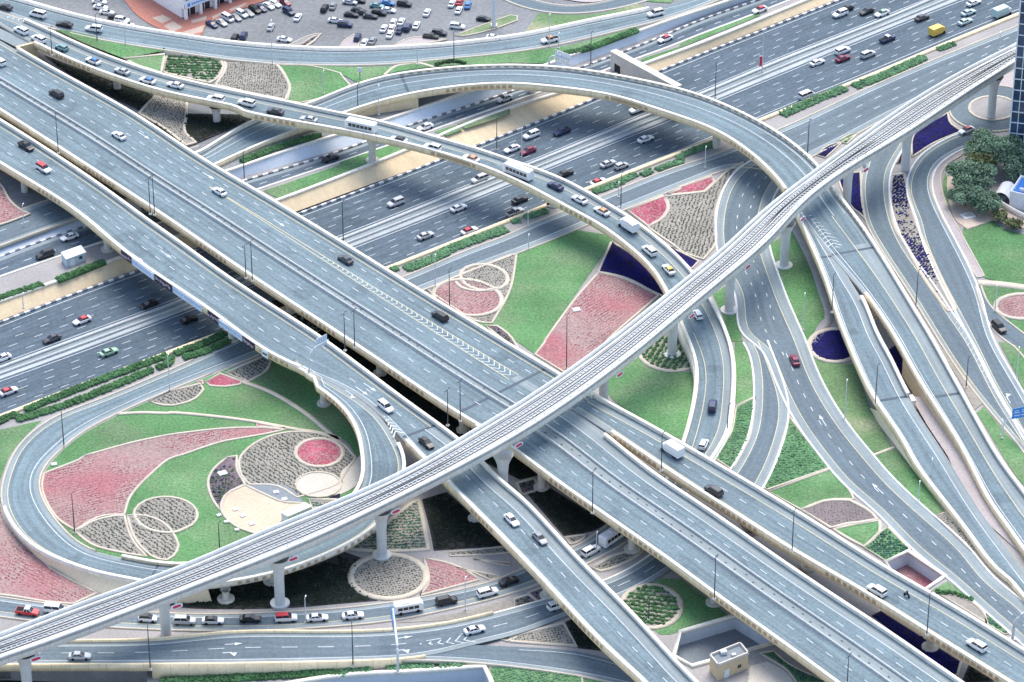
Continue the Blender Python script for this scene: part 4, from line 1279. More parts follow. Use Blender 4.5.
bed('dark', "14:228,150 260,80 340,10 400,0 400,80 450,170 340,228 303,330 250,250", 'dark purple bed left of the sandy blob in the loop garden')
bed('grey', "13:420,690 500,612 620,558 760,538 900,552 1017,600|23:50,640 90,690|px:356,458 347,470 337,484|14:760,250 640,180 475,172 430,120 412,50", 'big round grey planted bed with a pink disc inside, right in the loop garden', ang=-47, lift=.07)
bed('pink', oval(319.3, 453, 24, 14.2, 0), 'pink disc flower bed inside the big round grey bed', lift=.11, kerb=1.0)
patch('gravel_bed', "14:305,300 340,228 450,175 560,228 680,277 800,282 740,330 660,400 620,440 520,470 400,425 325,360", 'beige raked sand blob at the bottom of the loop garden', 'sand', lift=.09, kerb=.6)
patch('gravel_bed', "14:468,175 600,160 720,192 800,275 660,275 560,230", 'blue grey gravel lens beside the sand blob in the loop garden', 'slate', lift=.12)
patch('gravel_bed', oval(318.5, 485, 23, 12.6, 0), 'white gravel disc below the pink disc in the loop garden', 'sand_white', lift=.13, kerb=.5)
patch('gravel_bed', "px:340,474 352,462 361,455 363,470 356,486 342,494 333,497 343,485", 'pale sand wedge under the loop ramp right of the white gravel disc', 'sand_white', lift=.1)
bed('teal', "14:830,262 1000,262 930,300 850,320", 'small blue green bed beside the white container', lift=.1)
bed('purple', "14:950,250 1017,225 1017,250 970,262", 'tiny purple bed by the railway viaduct near the white container', lift=.12, kerb=0)
bed('pink', "13:210,242 300,190 430,235 420,254 330,268 240,262", 'pink crescent bed under the left bridge by the service road', lift=.06)
bed('pink', "13:160,240 190,232 200,252 175,255", 'tiny pink bed tip left of the pink crescent', lift=.07, kerb=.4)
bed('grey', "03:895,355 1017,295|13:0,296 180,250 200,285 150,340 50,375|03:1017,382 940,372", 'grey planted half moon bed at the top left of the loop garden', lift=.06)
bed('grey', "13:330,188 560,85 605,110 580,170 470,238", 'grey planted wedge bed beside the advertising banner of the left bridge', lift=.06)
bed('pink', "13:515,485 600,500 690,518 520,508", 'thin pink sliver bed where the kerb lines meet in the loop garden', lift=.06, kerb=.5)
path("03:700,432 850,424 1017,427|13:0,425 300,450 520,480 760,525 900,545 1017,582", 'long thin kerb line crossing the loop lawn', 1.0)
path("13:430,238 600,300 800,420 960,550|23:0,600", 'kerb line running down the shaded lawn beside the left bridge', 1.2)
# --- left of the loop
bed('red', "px:-60,505|04:-100,330 10,290 25,370 120,500 300,668|05:300,0 450,85 580,150 440,215 300,205 0,160|px:-60,592", 'large pink red striped flower bed outside the loop at the lower left edge', ang=-39)
lawn("px:258,350 285,358 315,378 342,398 362,415 372,440 368,470 356,480 357,462 350,446 335,434 318,425 300,405 270,380", 'shaded lawn under the leftmost bridge beside the loop garden')
lawn("03:-200,560 0,525 250,470 160,555 60,680|04:-10,170 -40,220 -250,220", 'lawn triangle at the left edge outside the loop')
# --- under and below the loop bridge
bed('shade', "px:168,606 200,590 262,576 310,566 345,552 372,562 360,575 366,592 378,601 340,604 290,608 200,609", 'plants coloured as deep shade under the loop ramp', kerb=0, lift=.03, cat='ground cover', name='shade_patch')  # shade of the ramp put into the plant colours
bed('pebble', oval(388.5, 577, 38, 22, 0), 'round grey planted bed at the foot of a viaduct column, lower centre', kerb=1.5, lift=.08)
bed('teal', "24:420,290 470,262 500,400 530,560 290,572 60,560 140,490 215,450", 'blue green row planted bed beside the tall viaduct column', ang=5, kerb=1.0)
bed('shade', "24:490,260 640,215 800,360 980,540 560,568 545,480", 'plants coloured as deep shade between the left bridge and the railway column', kerb=0, lift=.03, cat='ground cover', name='shade_patch')
bed('red', "24:500,612 640,640 760,690|25:830,72 480,165 525,100 530,40", 'small triangular red bed beside the queueing cars', lift=.06, ang=-30)
bed('grey', "24:650,580 1017,540 1040,575 900,590 660,600", 'thin dark planted strip above the fan of paths', lift=.06, kerb=.4)
bed('grey', "25:700,0 790,20 960,50 900,75 800,30", 'narrow dark planted wedge in the fan of paths', lift=.06, kerb=.4)
bed('red', "24:800,620 1017,640 1017,660 960,650", 'thin reddish planted wedge near the left bridge', lift=.06, kerb=.4)
patch('verge', "25:330,330 700,270 1017,190 1017,260 900,280 700,310 500,322", 'sandy verge wedge between the queue road and the lower road', 'soil', lift=.05)
bed('pebble', "25:960,430 1017,400 1060,415 1000,440", 'small grey stone bed at the gore of the lower road', lift=.07, kerb=.5)
# --- between the left bridge and the wide bridge
bed('shade', "34:105,230 170,200 220,180 400,290 580,400 500,450 320,480 250,400", 'plants coloured as deep shade under the wide bridge', kerb=0, lift=.03, cat='ground cover', name='shade_patch')
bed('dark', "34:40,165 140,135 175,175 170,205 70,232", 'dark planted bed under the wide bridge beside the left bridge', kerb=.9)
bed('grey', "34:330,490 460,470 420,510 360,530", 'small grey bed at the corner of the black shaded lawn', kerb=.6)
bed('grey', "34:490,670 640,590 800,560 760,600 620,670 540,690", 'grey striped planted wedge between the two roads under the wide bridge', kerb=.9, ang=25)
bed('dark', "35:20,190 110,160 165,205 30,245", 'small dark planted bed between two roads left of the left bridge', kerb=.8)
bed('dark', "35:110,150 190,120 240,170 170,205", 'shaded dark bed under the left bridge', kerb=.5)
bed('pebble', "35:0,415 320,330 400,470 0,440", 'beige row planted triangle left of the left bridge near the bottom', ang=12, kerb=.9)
bed('shade', "35:330,325 420,280 570,500 400,480", 'plant strip coloured as deep shade under the left bridge near the bottom', kerb=0, lift=.03, cat='ground cover', name='shade_patch')
bed('cover', "35:-120,595 0,588 430,648 432,720 -130,720", 'dense green shrub bed at the bottom edge', kerb=.5, ang=25)
lawn("35:445,640 520,645 700,720 440,720", 'small green lawn at the bottom edge below the left bridge', kerb=0)
lawn("35:670,190 760,140 910,60 1017,70|45:0,60 170,190 300,290 150,335 0,380|35:950,400 900,400 800,330", 'shaded green lawn under the wide bridge around the round shrub bed')
bed('shrub', oval(651, 607, 30, 21.5, 0), 'round bed of green shrub rows between the two bridges', kerb=1.3, lift=.07, ang=-10)
bed('tealcover', "45:480,512 560,498 660,580 900,690 700,690 640,610", 'teal ground cover bed below the wide bridge by the rubble circle', kerb=.5)
patch('paving', "45:420,590 520,560 600,600 670,660 690,720 400,720", 'pale rubble paved half circle at the bottom edge', 'sand_white', lift=.05)
bed('shade', "px:272,300 300,300 400,365 500,432 560,470 520,480 440,440 380,405 300,350 268,326", 'black planting standing in for shade in the slot between the two long bridges', kerb=0, lift=.02, cat='ground cover', name='shade_patch')  # added bed, black to paint the shade between the decks
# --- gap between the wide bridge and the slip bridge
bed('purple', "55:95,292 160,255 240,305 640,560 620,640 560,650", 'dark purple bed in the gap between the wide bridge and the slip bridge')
bed('shade', "55:640,690 690,570 840,680", 'plants coloured as deep shade at the far end of the bridge gap', kerb=0, lift=.03, cat='ground cover', name='shade_patch')
bed('dark', "44:330,370 480,470 420,490", 'dark shrub patch in the bridge gap beside the slip bridge', kerb=0)
# --- centre garden
lawn("22:510,372 700,290 1017,165|32:0,165 120,125 390,12 600,45 610,85 530,200 200,680|33:150,75|22:1017,660 940,640 820,570", 'big bright green lawn in the centre of the picture')
bed('pebble', "22:520,370 700,290 1017,165|32:40,155 0,370|22:910,570 830,565 760,530 540,385", 'grey pebble planted bed around the two ovals in the centre garden', lift=.06, ang=20)
bed('red', oval(467.5, 298, 34.5, 17.8, 0, rot=.12), 'large pinkish oval bed in the centre garden beside the bridge', lift=.10, ang=45, kerb=1.1)
bed('pebble', oval(484, 278, 24, 13, 0, rot=.1), 'grey planted oval behind the pinkish oval in the centre garden', lift=.085, kerb=1.1)
path("22:690,325 730,360 830,380 950,360", 'kerb arc where the two ovals of the centre garden overlap', lift=.2, w=.9)
bed('red', "32:530,267 680,305 890,405 640,620 570,690|px:600,352 580,372 563,372|33:150,75 210,0|32:205,680 380,440", 'long pinkish red bed beside the bright green central lawn', ang=47)
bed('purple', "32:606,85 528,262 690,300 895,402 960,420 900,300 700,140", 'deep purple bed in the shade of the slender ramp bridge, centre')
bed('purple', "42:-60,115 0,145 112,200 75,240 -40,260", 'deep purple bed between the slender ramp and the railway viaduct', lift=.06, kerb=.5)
bed('dark', "22:870,588 940,588 1010,640|33:60,60 0,20", 'small dark patterned bed against the wide bridge, centre', lift=.07)
bed('pink', "31:700,578 920,490 947,560 905,630 825,672", 'pink quarter bed right of the slender ramp', kerb=1.0)
bed('pink', "31:950,480 1017,450|41:0,437 190,372 207,410 150,465 0,482|31:1000,482", 'pink crescent bed beside the service road, right of the pink quarter bed', kerb=1.0)
bed('greyv', "31:930,500 1000,482|41:0,484 150,468 210,412 300,330 380,290 320,360 250,470 210,600 212,680|42:215,90 140,190 0,140|32:1000,120 830,0|31:825,675 905,632 950,560", 'big grey row planted bed right of the pink quarter bed', lift=.06)
lawn("33:585,310 585,230 690,150 770,90 850,150 1017,180|43:92,180 95,280 75,400 15,590|33:1017,580 900,530 740,440", 'bright lawn under the railway viaduct, right of the wide bridge')
bed('shrub', oval(672.5, 350, 34, 21.5, 0), 'round shrub bed at the foot of a viaduct column, right of centre', kerb=1.2, lift=.08, ang=70)
lawn("42:195,400 275,345 330,480 375,680 300,680 260,540", 'narrow lawn between the slender ramp and the curving street')
lawn("43:328,0 400,0 440,150 452,325 340,390 325,300", 'narrow lawn strip continuing down beside the slender ramp')
bed('cover', "43:338,385 452,332 420,560 358,690|44:312,85 200,10 240,-60|43:300,560", 'green ground cover strip ending at the slip bridge', lift=.05, kerb=.4)
path("43:335,388 450,330", 'short kerb across the narrow lawn strip', .7)
bed('cover', "43:655,450 750,575 840,690|44:890,75 520,205 500,185 560,60", 'green ground cover triangle between two diverging streets', lift=.05, kerb=.5)
lawn("44:530,215 895,80 1017,212 1040,260 880,265 720,322", 'pale lawn triangle beside the slip bridge', kerb=.6)
bed('brown', "44:722,325 880,268 1017,268|54:90,330 140,380 0,405|44:1017,405 900,432", 'brown half round bed beside the slip bridge', kerb=.9)
lawn("54:0,412 150,388 155,455 60,545 -60,480|44:920,440", 'small pale lawn wedge next to the brown half round bed', kerb=.8)
bed('tealcover', "54:60,550 158,455 205,430 335,560 190,632", 'teal ground cover triangle beside the small walled pit', kerb=.5)
lawn("55:470,132 560,80 700,185 590,160 520,165", 'thin lawn sliver below the small walled pit', kerb=0)
patch('verge', "55:520,165 620,165 720,215 790,290 790,330", 'tan half round verge beside the slip bridge at the lower right', 'soil', lift=.05, kerb=.7)
bed('tealcover', "55:790,270 940,390 900,400 800,340", 'teal ground cover sliver at the foot of the curved sign gantry', kerb=.4)
# --- right side gardens
lawn("42:540,95 600,60 670,15 740,130 800,260 860,400 890,520 840,560 770,690 745,680 650,460 575,250", 'green lawn strip round a viaduct column, right of the curving street')
path("42:680,-10 740,100 800,230 850,380 890,540 790,690", 'grey walkway beside the curved flyover', 2.2, m='pave')
bed('purple', oval(835, 346, 26, 16.5, 0), 'oval purple flower bed in front of the exit ramp', kerb=1.3, lift=.07)
lawn("43:785,50 830,110 960,135 1017,130|53:0,130 100,395 230,635 110,690 0,565|43:1000,500 870,290", 'mottled dry lawn below the oval purple bed', m='lawn_dry')
lawn("53:110,685 240,640 310,690|54:500,285 540,332 470,362 230,130", 'green lawn wedge narrowing down beside the exit ramp', kerb=0)
path("53:105,683 240,632", 'kerb across the lawn wedge beside the exit ramp', .8)
bed('pebble', "54:480,362 545,340 640,440 735,540 700,570", 'grey pebble wedge between the street and the exit ramp', kerb=.5)
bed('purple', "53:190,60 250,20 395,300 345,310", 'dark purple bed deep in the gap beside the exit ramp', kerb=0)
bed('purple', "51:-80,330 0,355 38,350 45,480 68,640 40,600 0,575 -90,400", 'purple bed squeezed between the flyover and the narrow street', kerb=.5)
bed('mixed', "51:215,500 225,370 300,355 320,440 330,500 385,690|52:470,200 610,490 560,500 430,320 300,90 245,0", 'long wedge of purple and grey plants between two streets on the right', kerb=1.0)
bed('purple', "51:345,260 362,120 560,-5 580,60 645,105 480,175 370,245", 'large deep purple bed left of the roundabout', kerb=.6)
bed('purple', "51:255,300 292,215 285,300", 'small deep purple bed left of a viaduct column on the right', kerb=.4)
bed('purple', "41:818,250 880,195 975,165 930,210 870,265", 'narrow purple bed between the flyover and the railway', kerb=.4)
bed('cover', "41:940,170 1017,125 1060,120 1000,180", 'olive shrub strip beside the purple bed at the railway', kerb=.4)
lawn("51:700,690 830,638 900,690|52:1017,40 1040,340 900,330 780,300 720,180 650,40 655,0", 'large lawn at the right edge below the trees')
lawn("52:745,338 900,345 1060,370 1060,660 900,540 820,470", 'lawn round the oval pink bed at the right edge')
path("52:742,330 870,338 1040,360", 'pale path at the right edge between two lawns', 2.6, m='kerb')
bed('red', oval(1022, 307, 27, 12.5, 0), 'oval pink flower bed at the right edge', kerb=1.2, lift=.08)
lawn("53:865,0 930,10 1060,60 1060,380 960,180", 'lawn wedge at the right edge below the branching lane', kerb=0)
lawn("53:735,425 775,390 900,540 1017,680|54:1017,60 1017,180 960,110", 'thin lawn strip beside the right parapet of the flyover', kerb=0)
patch('verge', "53:490,20 540,50 660,180 770,370 720,410 640,250", 'bare soil strip beside the right parapet of the flyover', 'soil', lift=.05)
patch('sidewalk', "51:590,250 690,195 640,250 560,300 520,370 530,470 570,590 620,680|52:780,290 735,300 680,200 560,0|51:490,540 455,430 480,340", 'pink paved sidewalk along the street on the right', 'pave_pink', lift=.06, kerb=.4)
patch('plaza', "51:560,340 760,500 900,560 1060,640 1060,700 830,640 680,690 610,640 560,480", 'tan bare ground among the trees at the right edge', 'pave_buff', lift=.04)
lawn("51:545,355 640,540 640,630 600,600 530,440", 'dark green verge at the foot of the trees', kerb=0)
patch('roundabout', oval(993, 109, 44, 23, 0), 'small roundabout beside the glass tower', 'asphalt_mid', lift=.1, kerb=.5)
isl = patch('traffic_island', oval(993, 109, 24, 12, 0), 'round paved traffic island at the foot of a viaduct column', 'pave', lift=.2, kerb=.8)
lawn("50:870,555 1000,490 1060,560 900,560", 'green corner behind the roundabout', kerb=0)
patch('terrace', "50:640,640 800,480 1017,420 1060,430 1060,520 860,560 700,640", 'pinkish ground below the railway at the right edge', 'pave_pink', lift=.03)
# --- far side, beyond the blue wall
lawn("00:330,173 520,205 700,256 985,303 740,350 620,305 480,245", 'green verge between the top road and the slender ramp', z=Z_T1, lift=-.1)
lawn("00:740,352 985,325 975,380 965,435 830,395", 'pale green verge patch below the dark hedge line', z=Z_T1, lift=-.05, kerb=.8)
bed('shrub', "00:1005,320|10:40,318 300,352 318,400 290,460 240,498 100,470|00:975,435 985,370", 'bed of dark green shrub rows between the top road and the slender ramp', z=FAR, ang=-4, kerb=.9)
bed('pebble', "10:325,362 640,388 690,460 716,530 690,600 480,560 270,510 320,440 332,400", 'grey pebble planted bed between shrub rows and a bright lawn, upper left', z=FAR, ang=0, kerb=.9)
lawn("10:650,392 840,397 1017,440|20:30,480 60,510|10:1017,560 780,618 700,605 718,530 690,450", 'bright green lawn wedge at the start of the curved flyover', z=FAR, kerb=.5)
lawn("10:880,397 1017,402|20:0,402 300,397 600,362 1017,320 1017,378 560,402 300,440 100,495 0,442", 'long lawn between the top road and the curved flyover', z=FAR)
path("20:265,450 330,400 400,385 460,378 560,402", 'kerb arch on the long lawn beside the top road', .9, z=FAR)
lawn("30:0,312 300,282 760,165 770,185 500,288 350,332 210,378 0,378", 'lawn strip above the pale blue wall', z=FAR)
lawn("30:80,208 170,80 340,92 540,82 760,25 840,50 400,142", 'rough lawn triangle below the curved road at the top', z=FAR, m='lawn_dry')
lawn("30:810,10 860,0 1000,-20 960,20", 'small dark green patch at the top edge', z=FAR)
patch('traffic_island', "30:200,-20 330,0 480,18 620,-5 560,-60 300,-60", 'pink paved island with white hatching at the top edge', 'pave_pink', z=FAR, lift=.1)
bed('red', "01:-150,330 0,420 60,520 130,580 180,600 0,665 -150,700", 'reddish bed at the left edge beyond the left bridge', z=2.3, ang=20)
lawn("11:330,330 560,235 800,110 960,130 700,215 380,332", 'grass strip along the top of the pale blue wall, upper left', z=2.2, kerb=0)
bed('shade', "11:-100,60 0,0 100,0 480,5 520,25 150,180 0,180", 'dark plants with painted shade under the slender ramp at the upper left', z=FAR, kerb=0)  # planting blackened with the shade of the ramp
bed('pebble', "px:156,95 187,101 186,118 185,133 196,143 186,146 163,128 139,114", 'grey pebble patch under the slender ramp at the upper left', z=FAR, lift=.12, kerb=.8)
bed('shade', "00:260,330 470,410 660,470 950,580 830,660 660,580 420,450", 'plants coloured as shade in the opening between the slender ramp and the wide bridge', z=FAR, kerb=0)  # shade in the gap is painted through the black plants
# terrace strips between collector road and motorway
lawn("11:560,462 1017,308|21:0,280 300,190 420,215 385,222 0,372|11:1017,372 650,510", 'green strip along the top of the tan wall, left of the slender ramp', kerb=0)
lawn("21:560,110 690,68 740,92 640,132", 'short green strip right of the slender ramp above the tan wall', kerb=0)
lawn("21:700,62 900,0|20:1017,640 1017,655|21:1017,5 750,90", 'dry shrub strip above the tan wall under the curved flyover', m='lawn_dry', kerb=0)
lawn("30:780,358 1017,280|40:0,262 480,70 480,95 0,290|30:1017,305 815,380", 'narrow green strip above the tan wall, upper right', kerb=0)

# --- hedges: each a thing with its own leafy volume
def hedge(tr, label, w=2.2, h=1.0, z=0.0, m='leaf_green', group=None, dens=9.0):
    P = smooth_line(trace(tr, z), 80)
    ln = np.linalg.norm(np.diff(P, axis=0), axis=1).sum()
    n = int(ln * w * dens)
    k = rng.uniform(0, 79.99, n); i = k.astype(int); f = (k - i)[:, None]
    Q = P[i] * (1 - f) + P[i + 1] * f
    d = P[i + 1] - P[i]; d[:, 2] = 0; d /= np.linalg.norm(d, axis=1)[:, None]
    nr = np.stack([-d[:, 1], d[:, 0], np.zeros(n)], 1)
    lat = rng.uniform(-.5, .5, n)
    Q = Q + nr * (lat * w)[:, None]
    o = ribbon_line('hedge', P + np.array([0, 0, -.1]), w * .9, h * .62, M[m])
    tag(o, label, 'hedge', group)
    Q[:, 2] += h * (.35 + .3 * (1 - (2 * lat) ** 2)) + rng.uniform(-.15, .1, n)
    scatter('foliage', Q, .33, M[m], o, 1.0, .5)
    return o
HG = [("02:-60,455 0,425 250,342", 'clipped hedge on the tan terrace at the left edge'), ("02:340,318 500,255 625,205", 'clipped hedge on the tan terrace beside the grey kiosk'),
      ("03:150,412 600,232 1000,85", 'long front hedge row of the pair along the motorway, left'), ("03:100,470 350,395 600,300 910,170", 'long rear hedge row of the pair along the motorway, left'),
      ("03:940,160 1017,125|13:0,90", 'short hedge after the gap in the long pair, left'),
      ("13:30,72 200,15 330,-50", 'front hedge row beside the motorway next to the left bridge'), ("13:80,100 240,50 400,-30", 'rear hedge row beside the motorway next to the left bridge'),
      ("03:-30,490 30,460 100,430", 'short hedge stub at the left edge by the motorway'),
      ("22:310,255 345,243", 'short hedge piece beside the wide bridge at the motorway'), ("22:390,250 560,185 680,120 860,55 1000,10", 'long green hedge between motorway and service road, centre'),
      ("31:500,470 640,420 750,365", 'hedge between motorway and service road, right of the slender ramp'), ("31:790,370 845,340", 'small hedge piece between two gaps right of the slender ramp'), ("31:880,340 960,305 1017,285|41:0,260 200,180", 'hedge between motorway and service road leading under the curved flyover'),
      ("40:610,690 800,605 985,530", 'hedge strip beside the motorway just right of the curved flyover'), ("50:0,520 200,445 420,345", 'hedge strip beside the motorway, upper right'), ("50:500,300 600,262", 'last short hedge piece beside the motorway, upper right'),
      ("31:10,650 60,640 ", 'short hedge beside the motorway under the slender ramp'), ("31:90,625 220,580", 'dark hedge beside the motorway under the slender ramp pier'),
      ("25:0,640 40,618 190,612", 'green hedge at the bottom edge behind the street lamp'), ("25:280,605 560,588", 'green hedge at the bottom edge beside the sign mast'), ("25:595,592 750,582", 'last green hedge at the bottom edge'),
      ("15:-60,690 300,670 1017,625", 'long green hedge below the cream wall at the bottom edge')]
for i, (tr, lb) in enumerate(HG):
    z = 0.0
    pale = tr[0] in '2345' or tr.startswith('31')
    hedge(tr, lb, w=3.2 if '22:390' in tr or '40:610' in tr or '50:0' in tr else 2.2, h=.75 if pale else 1.0, z=z, m='leaf_light' if pale else 'leaf_green')
hedge("00:720,345 850,318 985,305", 'dark curved hedge line on the verge by the top road', 1.0, .8, z=3.3, m='leaf_dark')
hedge("20:570,392 640,375 720,375 745,385", 'dark curved hedge on the long lawn by the top road', 1.0, .9, z=FAR, m='leaf_dark')
hedge("30:330,325 460,295 640,230 760,185", 'dark green hedge on top of the pale blue wall', 2.0, 1.0, z=FAR)
hedge("11:430,290 620,215 900,130", 'bushy hedge on the grass strip above the pale blue wall', 2.2, 1.2, z=2.4)
hedge("55:490,145 590,155 710,195", 'curved dark hedge line at the foot of the small walled pit', .9, .8)

# --- trees
def tree(x, y, h, r, label, m='leaf_tree', n=900, olive=False):
    bx, by, _ = W(x, y, 0)
    root = empty('broadleaf_tree', label, 'tree', (bx, by, 0), 0)
    B = Box()
    B.tube([(0, 0, 0), (.1, 0, h * .3), (0, .1, h * .55)], [.32, .24, .15], 8)
    limbs = []
    for k in range(6):
        a = k * 1.05 + random.uniform(-.3, .3)
        e = (math.cos(a) * r * .6, math.sin(a) * r * .6, h * random.uniform(.6, .85))
        B.tube([(0, .05, h * random.uniform(.3, .5)), (e[0] * .5, e[1] * .5, (h * .45 + e[2]) / 2), e], [.13, .09, .04], 6)
        limbs.append(e)
    B.ob('trunk', M['bark'], root)
    pts = []
    blobs = [(e[0] * 1.05, e[1] * 1.05, e[2] * 1.0, r * random.uniform(.32, .5)) for e in limbs] + [(0, 0, h * .82, r * .5)]
    blobs += [(random.uniform(-.8, .8) * r, random.uniform(-.8, .8) * r, h * random.uniform(.5, .8), r * random.uniform(.2, .36)) for _ in range(8)]
    w = np.array([b[3] ** 2 for b in blobs]); w /= w.sum()
    for b, q in zip(blobs, w):
        c = int(n * q)
        d = rng.normal(0, 1, (c, 3)); d /= np.linalg.norm(d, axis=1)[:, None]
        d[:, 2] = np.abs(d[:, 2]) * .9 - .25
        pts.append(np.array(b[:3]) + d * b[3] * rng.uniform(.7, 1.08, (c, 1)))
    P = np.vstack(pts)
    P = np.vstack([P, P + rng.normal(0, .22, P.shape)])
    k = len(P)
    nrm = rng.normal(0, 1, (k, 3)); nrm[:, 2] = np.abs(nrm[:, 2]) + .5
    nrm /= np.linalg.norm(nrm, axis=1)[:, None]
    t = np.cross(nrm, rng.normal(0, 1, (k, 3))); t /= np.linalg.norm(t, axis=1)[:, None]
    b2 = np.cross(nrm, t)
    s = rng.uniform(.17, .36, (k, 1))
    V = np.stack([P + t * s, P + b2 * s * .8, P - t * s, P - b2 * s * .8], 1).reshape(-1, 3)
    F = np.arange(4 * k).reshape(-1, 4)
    o = ob('crown', mesh_np('crown', V, F, M[m]), root)
    o['kind'] = 'stuff'
    return root
tree(986, 166, 8.5, 6.0, 'blue green broad tree just left of the glass tower foot', n=5200)
tree(1004, 171, 8.0, 6.2, 'dark broad tree touching the glass tower, behind the white house', n=4800)
tree(972, 192, 7.5, 6.4, 'broad grey green tree at the left of the grove by the pink sidewalk', n=4800)
tree(965, 206, 5.5, 5.0, 'low spreading tree at the lower left of the grove', n=3200)
tree(980, 178, 7.4, 4.2, 'yellowish olive tree in the middle of the grove', 'leaf_olive', n=3000)
tree(985, 213, 4.5, 4.4, 'low grey green tree in front of the white house', n=2200)
tree(1016, 184, 6.0, 3.5, 'dark tree behind the blue roof', n=2200)
tree(984, 149, 5.0, 2.2, 'small round tree at the roundabout edge', n=900)
tree(999, 222, 2.6, 2.2, 'olive shrub along the garden wall of the white house', 'leaf_olive', n=600)
tree(1014, 229, 2.4, 2.2, 'olive shrub at the right end of the garden wall', 'leaf_olive', n=600)

# --- plants, kept clear of anything laid over their bed
for k, o, pts, rad, m, hg, base in TODO:
    if not len(pts): continue
    lo, hi = pts[:, :2].min(0), pts[:, :2].max(0)
    for Q in OVER[k:]:
        if Q[:, 0].min() > hi[0] or Q[:, 0].max() < lo[0] or Q[:, 1].min() > hi[1] or Q[:, 1].max() < lo[1]: continue
        pts = pts[~inside(Q, pts)]
        if not len(pts): break
    scatter('plant', pts, rad, m, o, hg, base=base)
TODO.clear()
# ------------------------------------------------------------------ vehicles
PAINT = {
    'white': (.80, .81, .82), 'silver': (.48, .50, .52), 'grey': (.25, .27, .29), 'black': (.018, .019, .022), 'dark blue': (.02, .035, .10),
    'dark grey': (.055, .06, .068), 'red': (.55, .04, .05), 'maroon': (.20, .02, .06), 'blue': (.05, .20, .48), 'teal': (.16, .32, .34), 'green': (.32, .50, .36),
    'yellow': (.75, .52, .10), 'orange': (.75, .30, .14), 'pale teal': (.50, .66, .66), 'beige': (.60, .55, .42)}
PM = {}
def paint(c):
    if c not in PM:
        PM[c] = mat('car_paint_' + c.replace(' ', '_'), PAINT[c], var=.03, fine=.04, fsc=4, rough=.32, spec=.5)
    return PM[c]

def loft_x(B, st, mi=0):
    """body from cross-sections (x, half width, z low, z high, top half width)"""
    V, F = [], []
    for x, w, zl, zh, wt in st:
        V += [(x, -w * .9, zl), (x, -w, zl + .22), (x, -w, zh - .14), (x, -wt, zh), (x, wt, zh), (x, w, zh - .14), (x, w, zl + .22), (x, w * .9, zl)]
    n = 8
    for i in range(len(st) - 1):
        for k in range(n):
            k2 = (k + 1) % n
            F.append((i * n + k, i * n + k2, (i + 1) * n + k2, (i + 1) * n + k))
    F.append(tuple(range(n))); F.append(tuple((len(st) - 1) * n + k for k in range(n))[::-1])
    B.add(V, F, mi)

def frustum(B, x0, x1, w0, z0, a0, a1, w1, z1, mi=0):
    V = [(x0, -w0, z0), (x1, -w0 * .93, z0), (x1, w0 * .93, z0), (x0, w0, z0), (a0, -w1, z1), (a1, -w1 * .95, z1), (a1, w1 * .95, z1), (a0, w1, z1)]
    B.add(V, [(0, 1, 5, 4), (1, 2, 6, 5), (2, 3, 7, 6), (3, 0, 4, 7), (4, 5, 6, 7), (3, 2, 1, 0)], mi)

CARS = {
    'sedan': dict(st=[(-2.4, .78, .38, .86, .66), (-2.25, .89, .28, .98, .78), (-1.3, .94, .24, 1.02, .84), (0, .94, .24, 1.0, .84), (1.1, .94, .24, .97, .82), (2.0, .89, .28, .84, .76), (2.38, .74, .36, .70, .62)],
                  gl=(-1.85, 1.05, .84, .96, -1.15, .15, .66, 1.40), wb=(-1.42, 1.42)),
    'SUV': dict(st=[(-2.45, .86, .45, 1.12, .78), (-2.35, .95, .34, 1.2, .86), (-1.2, .99, .32, 1.2, .9), (.3, .99, .32, 1.18, .9), (1.2, .99, .32, 1.14, .88), (2.1, .94, .36, 1.02, .82), (2.42, .82, .42, .88, .7)],
                gl=(-2.36, 1.2, .89, 1.14, -2.1, .45, .74, 1.76), wb=(-1.45, 1.48)),
    'hatchback': dict(st=[(-2.0, .78, .38, .98, .7), (-1.9, .88, .28, 1.05, .78), (-1.0, .91, .24, 1.05, .82), (.3, .91, .24, 1.02, .82), (1.0, .91, .24, .98, .8), (1.75, .86, .28, .86, .74), (2.05, .72, .36, .72, .6)],
                      gl=(-1.92, 1.1, .81, .98, -1.6, .25, .66, 1.48), wb=(-1.25, 1.28)),
    'van': dict(st=[(-2.5, .9, .42, 1.25, .84), (-2.4, .96, .32, 1.3, .88), (0, .98, .3, 1.3, .9), (1.5, .98, .3, 1.25, .88), (2.2, .92, .34, 1.0, .8), (2.45, .8, .4, .85, .7)],
                gl=(-2.42, 1.85, .9, 1.22, -2.3, .95, .8, 1.98), wb=(-1.5, 1.5)),
    'pickup': dict(st=[(-2.6, .88, .45, 1.05, .82), (-2.5, .94, .36, 1.1, .86), (-.6, .97, .34, 1.1, .88), (.9, .97, .34, 1.12, .88), (2.2, .93, .38, 1.0, .82), (2.55, .82, .44, .86, .7)],
                   gl=(-.75, 1.2, .86, 1.06, -.5, .55, .72, 1.72), wb=(-1.6, 1.6)),
}
MESH = {}
def wheel_mesh():
    if 'wheel' not in MESH:
        B = Box(); B.tube([(0, -.12, 0), (0, .12, 0)], .34, 10)
        MESH['wheel'] = B.mesh('wheel', M['tyre'])
    return MESH['wheel']
